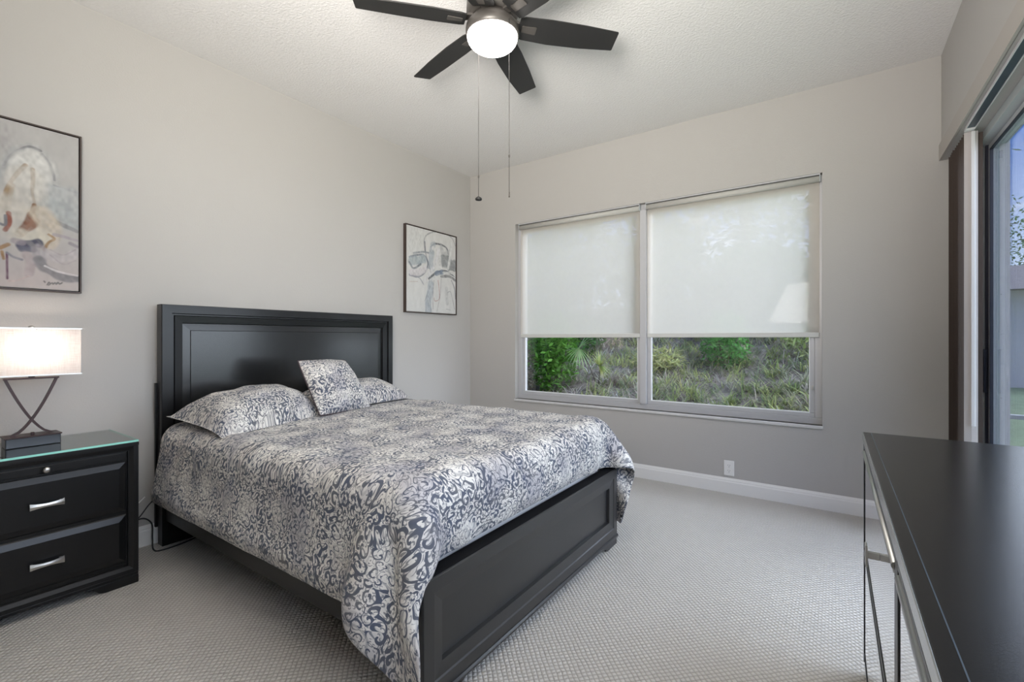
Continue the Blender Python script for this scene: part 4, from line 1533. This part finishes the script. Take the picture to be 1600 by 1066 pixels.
# ------------------------------------------------------------------ dresser
DX, DY0, DY1, DZ = 3.366, 0.05, 2.085, 0.864
dr_ = thing('dresser', 'long black dresser with mirrored drawer fronts and silver edging, under the sliding door', 'dresser', (3.6, 1.07, 0.0))
bm = bmesh.new()
add_box(bm, DX + 0.020, 3.826, DY0 + 0.004, DY1 - 0.004, 0.050, DZ - 0.028)
obj('carcass', bm, M['black_wood'], dr_)
bm = bmesh.new()
add_box(bm, DX + 0.0015, 3.828, DY0, DY1, DZ - 0.028, DZ)
obj('dresser_top', bm, M['dresser_top'], dr_, 0.0012)
ee = obj('silver_edge', bx(DX - 0.001, DX + 0.0014, DY0, DY1, DZ - 0.027, DZ - 0.0008), M['slab_edge'], dr_, 0.0005)
ee['label'] = 'silvered edge strip of the top'
gr = obj('inlay_groove', bx(DX + 0.0225, DX + 0.0240, DY0, DY1 - 0.001, DZ - 0.0005, DZ + 0.0004), M['track'], dr_)
gr['label'] = 'fine pale line inlaid along the top'
for y0 in (DY0, DY1 - 0.05):
    obj('dresser_foot', boxes([(DX + 0.02, DX + 0.07, y0, y0 + 0.05, 0.0, 0.05)]), M['black_wood'], dr_, 0.002)
    obj('dresser_foot', boxes([(3.77, 3.82, y0, y0 + 0.05, 0.0, 0.05)]), M['black_wood'], dr_, 0.002)
MID = 1.030
# stiles and rails of the front
obj('front_frame', boxes([(DX + 0.002, DX + 0.02, DY1 - 0.022, DY1 - 0.004, 0.05, DZ - 0.032), (DX + 0.002, DX + 0.02, DY0 + 0.004, DY0 + 0.022, 0.05, DZ - 0.032),
                          (DX + 0.002, DX + 0.02, MID - 0.012, MID + 0.012, 0.05, DZ - 0.032), (DX + 0.004, DX + 0.02, DY0 + 0.022, MID - 0.012, 0.05, 0.075),
                          (DX + 0.004, DX + 0.02, MID + 0.012, DY1 - 0.022, 0.05, 0.075)]), M['black_wood'], dr_, 0.001)
for ya, yb in ((DY0 + 0.026, MID - 0.015), (MID + 0.015, DY1 - 0.026)):
    for za, zb, top in ((0.470, 0.822, True), (0.080, 0.452, False)):
        bm = bmesh.new()
        b_ = 0.010
        for q in ((DX + 0.002, DX + 0.019, ya, yb, za, za + b_), (DX + 0.002, DX + 0.019, ya, yb, zb - b_, zb), (DX + 0.002, DX + 0.019, ya, ya + b_, za + b_, zb - b_), (DX + 0.002, DX + 0.019, yb - b_, yb, za + b_, zb - b_)):
            add_box(bm, *q)
        d_ = obj('drawer', bm, M['black_wood'], dr_, 0.001)
        obj('mirror_face', bx(DX + 0.004, DX + 0.016, ya + b_, yb - b_, za + b_, zb - b_), M['mirror'], d_)
        if top:
            bm = bmesh.new()
            add_tube(bm, [(DX + 0.004, ya + 0.012, zb - 0.024), (DX + 0.004, yb - 0.012, zb - 0.024)], 0.0070, 12)
            hd = obj('handle', bm, M['steel'], d_)
            hd['label'] = 'long silver bar pull'
        kb = bmesh.new()
        yk, zk = (1.40 if ya > 0.9 else 0.66), (za + zb) / 2 + 0.035
        add_box(kb, DX - 0.0195, DX + 0.004, yk - 0.006, yk + 0.006, zk - 0.0075, zk + 0.0075)
        add_box(kb, DX - 0.024, DX - 0.0195, yk - 0.014, yk + 0.014, zk - 0.025, zk + 0.025)
        obj('knob', kb, M['steel'], d_, 0.001)

# ------------------------------------------------------------------ cords behind the nightstand
def cord(pts, r, mat_, label):
    bm = bmesh.new()
    P_ = np.array(pts, float)
    out = []
    P2 = [2 * P_[0] - P_[1]] + list(P_) + [2 * P_[-1] - P_[-2]]
    for i in range(1, len(P2) - 2):
        for k in range(8):
            q = k / 8
            a, b_, c, d = P2[i - 1], P2[i], P2[i + 1], P2[i + 2]
            out.append(0.5 * ((2 * b_) + (c - a) * q + (2 * a - 5 * b_ + 4 * c - d) * q ** 2 + (3 * b_ - a - 3 * c + d) * q ** 3))
    out.append(P2[-2])
    add_tube(bm, out, r, 8)
    return tag(obj('power_cord', bm, mat_), label, 'cord', 'cords between nightstand and bed')


cord([(0.03, 0.78, 0.05), (0.04, 0.86, 0.09), (0.035, 0.95, 0.17), (0.03, 1.01, 0.13), (0.08, 1.00, 0.055), (0.13, 0.99, 0.008), (0.17, 1.02, 0.006), (0.155, 1.15, 0.006), (0.13, 1.25, 0.02), (0.125, 1.30, 0.07)], 0.0040, M['cord_black'],
     'black cord looping around the foot of the headboard leg')
cord([(0.03, 0.79, 0.14), (0.06, 0.86, 0.20), (0.03, 0.93, 0.16), (0.03, 1.00, 0.24), (0.02, 1.03, 0.26)], 0.0032, M['cord_black'],
     'thin black cord kinking up the wall beside the headboard')
cord([(0.05, 0.76, 0.006), (0.07, 0.84, 0.007), (0.06, 0.93, 0.05), (0.05, 0.86, 0.13), (0.045, 0.90, 0.22), (0.03, 0.98, 0.29)], 0.0035, M['cord_white'],
     'white cord curving up between nightstand and bed')

# ------------------------------------------------------------------ outside: ground, bank, plants, trees, neighbour
lw = struct('floor_outside', bx(-14, 26, -14, 44, -0.40, -0.13), M['lawn'], 'green lawn outside')


def bank_h(x, y):
    b_ = 0.05 + 0.36 * (y - 4.3)
    b_ = b_ if y < 8.5 else 0.05 + 0.36 * 4.2 + 0.12 * (y - 8.5)
    f = min(1, max(0, (4.6 - x) / 1.0))
    f = f * f * (3 - 2 * f)
    return -0.13 + (b_ + 0.13) * f + 0.06 * math.sin(x * 2.3 + y) * f


bm = bmesh.new()
nxb, nyb = 60, 50
gv = [[bm.verts.new((-6 + 10.6 * i / nxb, 4.14 + 9 * j / nyb, bank_h(-6 + 10.6 * i / nxb, 4.14 + 9 * j / nyb))) for j in range(nyb + 1)] for i in range(nxb + 1)]
for i in range(nxb):
    for j in range(nyb):
        f = bm.faces.new([gv[i][j], gv[i + 1][j], gv[i + 1][j + 1], gv[i][j + 1]])
        f.smooth = True
bk = obj('planted_bank', bm, M['mulch'])
bk['kind'] = 'structure'


class Leaves:
    def __init__(self):
        self.v, self.f, self.c = [], [], []

    def quad(self, p, q, r, s, col):
        n = len(self.v)
        self.v += [tuple(p), tuple(q), tuple(r), tuple(s)]
        self.f.append((n, n + 1, n + 2, n + 3))
        self.c += [col] * 4

    def blade(self, p, d, L, w, droop, col, seg=3):
        """a strap leaf starting at p towards d, bending down"""
        p = Vector(p)
        d = Vector(d).normalized()
        side = d.cross(Vector((0, 0, 1)))
        if side.length < 1e-3:
            side = Vector((1, 0, 0))
        side.normalize()
        n = len(self.v)
        for k in range(seg + 1):
            ww = w * (1 - (k / seg) ** 1.6) + 0.0008
            self.v += [tuple(p - side * ww / 2), tuple(p + side * ww / 2)]
            self.c += [col, col]
            if k:
                self.f.append((n + 2 * k - 2, n + 2 * k - 1, n + 2 * k + 1, n + 2 * k))
            p = p + d * (L / seg)
            d = (d + Vector((0, 0, -droop))).normalized()

    def leaf(self, p, d, up, L, w, col):
        p, d, up = Vector(p), Vector(d).normalized(), Vector(up)
        s = d.cross(up)
        if s.length < 1e-3:
            s = Vector((1, 0, 0))
        s.normalize()
        self.quad(p, p + d * L * 0.45 + s * w / 2, p + d * L, p + d * L * 0.45 - s * w / 2, col)

    def build(self, name, parent=None):
        me = bpy.data.meshes.new(name)
        off = world_loc(parent) if parent else Vector((0, 0, 0))
        V = np.array(self.v) - np.array(off)
        me.from_pydata(V.tolist(), [], self.f)
        ca = me.color_attributes.new('paint', 'FLOAT_COLOR', 'POINT')
        c4 = np.ones((len(self.v), 4), np.float32)
        c4[:, :3] = np.array(self.c)
        ca.data.foreach_set('color', c4.reshape(-1))
        me.materials.append(M['leaf'])
        o = bpy.data.objects.new(name, me)
        COL.objects.link(o)
        if parent:
            o.parent = parent
        return o


rn = random.Random(77)


def jit(c, a=0.25):
    k = 1 + rn.uniform(-a, a)
    return tuple(max(0, v * k * (1 + rn.uniform(-0.08, 0.08))) for v in c)


gp = [tuple(v_ * 1.45 for v_ in c_) for c_ in [(0.22, 0.27, 0.10), (0.28, 0.28, 0.20), (0.16, 0.20, 0.11), (0.34, 0.31, 0.27), (0.40, 0.44, 0.18), (0.24, 0.20, 0.18), (0.44, 0.42, 0.38)]]
L_ = Leaves()
for c in range(2300):
    y = 4.58 + 3.8 * rn.random() ** 1.2
    x = rn.uniform(-0.75 * (y - 1.5), 3.9)
    if x < 0.9 - (y - 5) * 0.3 and rn.random() < 0.45:
        continue
    z = bank_h(x, y)
    base_c = rn.choice(gp[:3] + gp[:5] if x > 1.4 else gp)
    for b_ in range(rn.randint(7, 11)):
        a = rn.uniform(0, 2 * PI)
        L_.blade((x + rn.uniform(-.04, .04), y + rn.uniform(-.04, .04), z - 0.01), (math.cos(a) * 0.7, math.sin(a) * 0.7, rn.uniform(0.6, 1.5)), rn.uniform(0.16, 0.34), rn.uniform(0.010, 0.018), rn.uniform(0.3, 0.7), jit(base_c))
go = L_.build('ground_cover_grass')
tag(go, 'strappy green and grey grass clumps covering the bank outside the window', 'grass', kind='stuff')


def shrub(name, cx, cy, zc, rx, rz, n, col, label, L=0.09, w=0.04, stem=True, cat='shrub', group=None):
    z0 = bank_h(cx, cy)
    t = thing(name, label, cat, (cx, cy, z0), group)
    lv = Leaves()
    for _ in range(n):
        u = Vector((rn.gauss(0, 1), rn.gauss(0, 1), rn.gauss(0, 1))).normalized() * (rn.random() ** 0.35)
        p = Vector((cx + u.x * rx, cy + u.y * rx, zc + u.z * rz))
        if p.z < bank_h(p.x, p.y):
            continue
        d = Vector((rn.gauss(0, 1), rn.gauss(0, 1), rn.gauss(0, 0.7)))
        lv.leaf(p, d, (rn.gauss(0, 1), rn.gauss(0, 1), 1.5), rn.uniform(0.7, 1.3) * L, rn.uniform(0.7, 1.2) * w, jit(col, 0.35))
    lv.build('foliage', t)
    bm = bmesh.new()
    for s in range(5):
        a = rn.uniform(0, 6.28)
        add_tube(bm, [(cx, cy, z0 - 0.02), (cx + math.cos(a) * rx * .3, cy + math.sin(a) * rx * .3, (z0 + zc) / 2), (cx + math.cos(a) * rx * .7, cy + math.sin(a) * rx * .7, zc + rz * .4)], [0.02, 0.013, 0.005], 6)
    obj('stem', bm, M['bark'], t)
    return t


shrub('leafy_shrub', 0.12, 5.55, 0.98, 0.34, 0.55, 1900, (0.14, 0.33, 0.05), 'bright green leafy shrub outside the left window pane', 0.085, 0.045)
shrub('leafy_shrub', -0.35, 5.35, 0.75, 0.28, 0.60, 1300, (0.24, 0.22, 0.13), 'brownish leafy shrub at the left edge of the window', 0.08, 0.04)
shrub('leafy_shrub', -0.6, 6.7, 1.25, 1.0, 0.45, 2500, (0.08, 0.20, 0.05), 'dark green shrub on the bank behind the fan palm', 0.10, 0.05)
shrub('leafy_shrub', 2.10, 6.6, 1.15, 0.30, 0.42, 1500, (0.13, 0.38, 0.08), 'bright green shrub high on the bank in the middle of the right pane', 0.08, 0.03)
shrub('leafy_shrub', 1.35, 6.2, 0.92, 0.35, 0.16, 700, (0.50, 0.52, 0.22), 'low yellow-green shrub on the bank in the right pane', 0.12, 0.02)
shrub('leafy_shrub', 3.30, 7.0, 1.1, 0.6, 0.35, 1500, (0.30, 0.38, 0.12), 'olive green shrub at the right edge of the window', 0.13, 0.025)


def fan_leaf(lv, c, stem_from, nrm_dir, spread_dir, R, col):
    """one palmate frond: blades radiating from c"""
    n = Vector(nrm_dir).normalized()
    s = Vector(spread_dir).normalized()
    t_ = n.cross(s).normalized()
    for k in range(22):
        a = math.radians(-115 + 230 * k / 21)
        d = (s * math.cos(a) + t_ * math.sin(a))
        lv.blade(Vector(c), d + n * 0.12, R * (1 - 0.25 * abs(a) / 2), 0.028, 0.10, jit(col, 0.15), 4)


pm = thing('fan_palm', 'young fan palm with two light green fronds outside the left pane', 'palm', (0.75, 5.6, bank_h(0.75, 5.6)))
for c, nd, sd_, R, col in (((0.56, 5.45, 1.08), (0.45, -0.8, 0.5), (0.5, 0.1, -0.6), 0.34, (0.42, 0.58, 0.28)),
                          ((0.86, 5.42, 0.86), (0.3, -0.8, 0.6), (0.6, 0.0, 0.55), 0.24, (0.52, 0.60, 0.22))):
    lv = Leaves()
    fan_leaf(lv, c, None, nd, sd_, R, col)
    fo = lv.build('frond', pm)
    bm = bmesh.new()
    add_tube(bm, [(0.75, 5.6, bank_h(0.75, 5.6)), ((c[0] + 0.75) / 2, (c[1] + 5.6) / 2 + 0.02, c[2] * 0.6 + 0.2), c], [0.010, 0.007, 0.004], 6)
    obj('frond_stem', bm, M['bark'], fo)
ft = thing('fern_clump', 'bright green arching fern clump low in the right pane', 'fern', (2.33, 4.95, bank_h(2.33, 4.95)))
lv = Leaves()
for k in range(60):
    a = rn.uniform(0, 2 * PI)
    lv.blade((2.33 + rn.uniform(-.05, .05), 4.95 + rn.uniform(-.05, .05), bank_h(2.33, 4.95) - 0.01), (math.cos(a) * 0.8, math.sin(a) * 0.8, rn.uniform(0.7, 1.8)), rn.uniform(0.25, 0.48), 0.028, 0.38, jit((0.30, 0.56, 0.14), 0.25), 5)
lv.build('fronds', ft)


def tree(x, y, h, r, n, col, label, group='trees beyond the bank', crown=0.55):
    z0 = bank_h(x, y) if x < 4.5 and y < 13 else -0.13
    t = thing('shade_tree', label, 'tree', (x, y, z0), group)
    bm = bmesh.new()
    tips = []
    add_tube(bm, [(x, y, z0 - 0.05), (x + 0.05, y, z0 + h * 0.3), (x, y + 0.1, z0 + h * 0.6)], [0.09, 0.07, 0.04], 10)
    for k in range(9):
        a = k * 2.4
        tip = (x + math.cos(a) * r * 0.75, y + math.sin(a) * r * 0.75, z0 + h * rn.uniform(0.45, 0.95))
        tips.append(Vector(tip))
        add_tube(bm, [(x, y, z0 + h * rn.uniform(0.28, 0.5)), ((x + tip[0]) / 2, (y + tip[1]) / 2, z0 + h * 0.55), tip], [0.06, 0.04, 0.012], 6)
    obj('trunk', bm, M['bark'], t)
    lv = Leaves()
    cl_ = tips + [Vector((x + rn.gauss(0, r * .5), y + rn.gauss(0, r * .5), z0 + h * rn.uniform(0.06, 1.0))) for _ in range(44)]
    for _ in range(n):
        c = rn.choice(cl_)
        p = c + Vector((rn.gauss(0, 1), rn.gauss(0, 1), rn.gauss(0, 0.8))) * r * 0.20
        if p.z < z0 + 0.1:
            continue
        lv.leaf(p, (rn.gauss(0, 1), rn.gauss(0, 1), rn.gauss(0, .6)), (rn.gauss(0, 1), rn.gauss(0, 1), 1), rn.uniform(0.10, 0.22), rn.uniform(0.05, 0.10), jit(col, 0.35))
    lv.build('crown', t)
    return t


tree(-3.4, 8.6, 5.6, 2.0, 6500, (0.10, 0.20, 0.06), 'dark leafy tree showing through the left shade, left of centre')
tree(-1.2, 9.4, 6.2, 2.1, 7000, (0.12, 0.22, 0.07), 'dense tree showing through the left shade near the centre bar')
tree(0.9, 10.2, 6.0, 2.1, 6500, (0.11, 0.20, 0.07), 'dense tree showing through the left half of the right shade')
tree(1.95, 9.2, 4.6, 1.0, 3000, (0.13, 0.23, 0.08), 'thinner tree showing through the middle of the right shade')
tree(4.1, 12.0, 3.4, 1.4, 800, (0.13, 0.23, 0.08), 'sparse low tree with sky above it at the right edge of the right shade')

for i_, (x_, y_, zc_, rx_, rz_) in enumerate(((-4.3, 8.2, 2.3, 1.5, 1.3), (-1.6, 8.0, 2.2, 1.2, 1.1), (0.5, 8.4, 2.3, 1.1, 1.1), (2.3, 8.0, 1.9, 0.9, 0.7))):
    shrub('tall_hedge_shrub', x_, y_, zc_, rx_, rz_, 3200, (0.12, 0.22, 0.07),
          ['tall hedge shrub behind the left shade, at its outer side', 'tall hedge shrub behind the left shade, by the centre bar', 'tall hedge shrub behind the right shade, by the centre bar', 'tall hedge shrub behind the middle of the right shade'][i_],
          0.14, 0.08, group='hedge shrubs on top of the bank')

# lanai posts and rails, neighbour's house, hedge, seen through the sliding door
pst = thing('porch_screen_frame', 'white porch screen post and rails outside the sliding door', 'screen frame', (4.30, 4.80, -0.13))
obj('post', bx(4.145, 4.215, 4.76, 4.84, -0.13, 2.75), M['white_metal'], pst, 0.004)
obj('post', bx(6.30, 6.38, 4.76, 4.84, -0.13, 2.75), M['white_metal'], pst, 0.004)
for z in (0.62, 0.33):
    obj('rail', bx(4.215, 6.30, 4.775, 4.825, z, z + 0.03), M['white_metal'], pst, 0.002)
nh = thing('neighbour_house', 'pale stucco house with brown roof beyond the lawn', 'house', (8.5, 19, -0.13))
obj('walls', bx(5.6, 13.0, 18, 24, -0.13, 2.5), M['stucco'], nh)
bm = bmesh.new()
add_prism(bm, [(17.5, 2.5), (21, 3.5), (24.5, 2.5)], 5.2, 13.4, 'x')
obj('roof', bm, M['roof'], nh)
obj('house_window', bx(8.0, 9.2, 17.96, 18.0, 0.8, 1.9), M['track'], nh)
for i, (x, y, h) in enumerate(((6.3, 27, 7.0), (9.6, 28, 6.4))):
    tree(x, y, h, 2.4, 4200, (0.12, 0.22, 0.09), ['tall tree behind the neighbouring house, left of its roof', 'tall tree behind the neighbouring house, over the middle of its roof'][i], 'trees behind the neighbouring house')
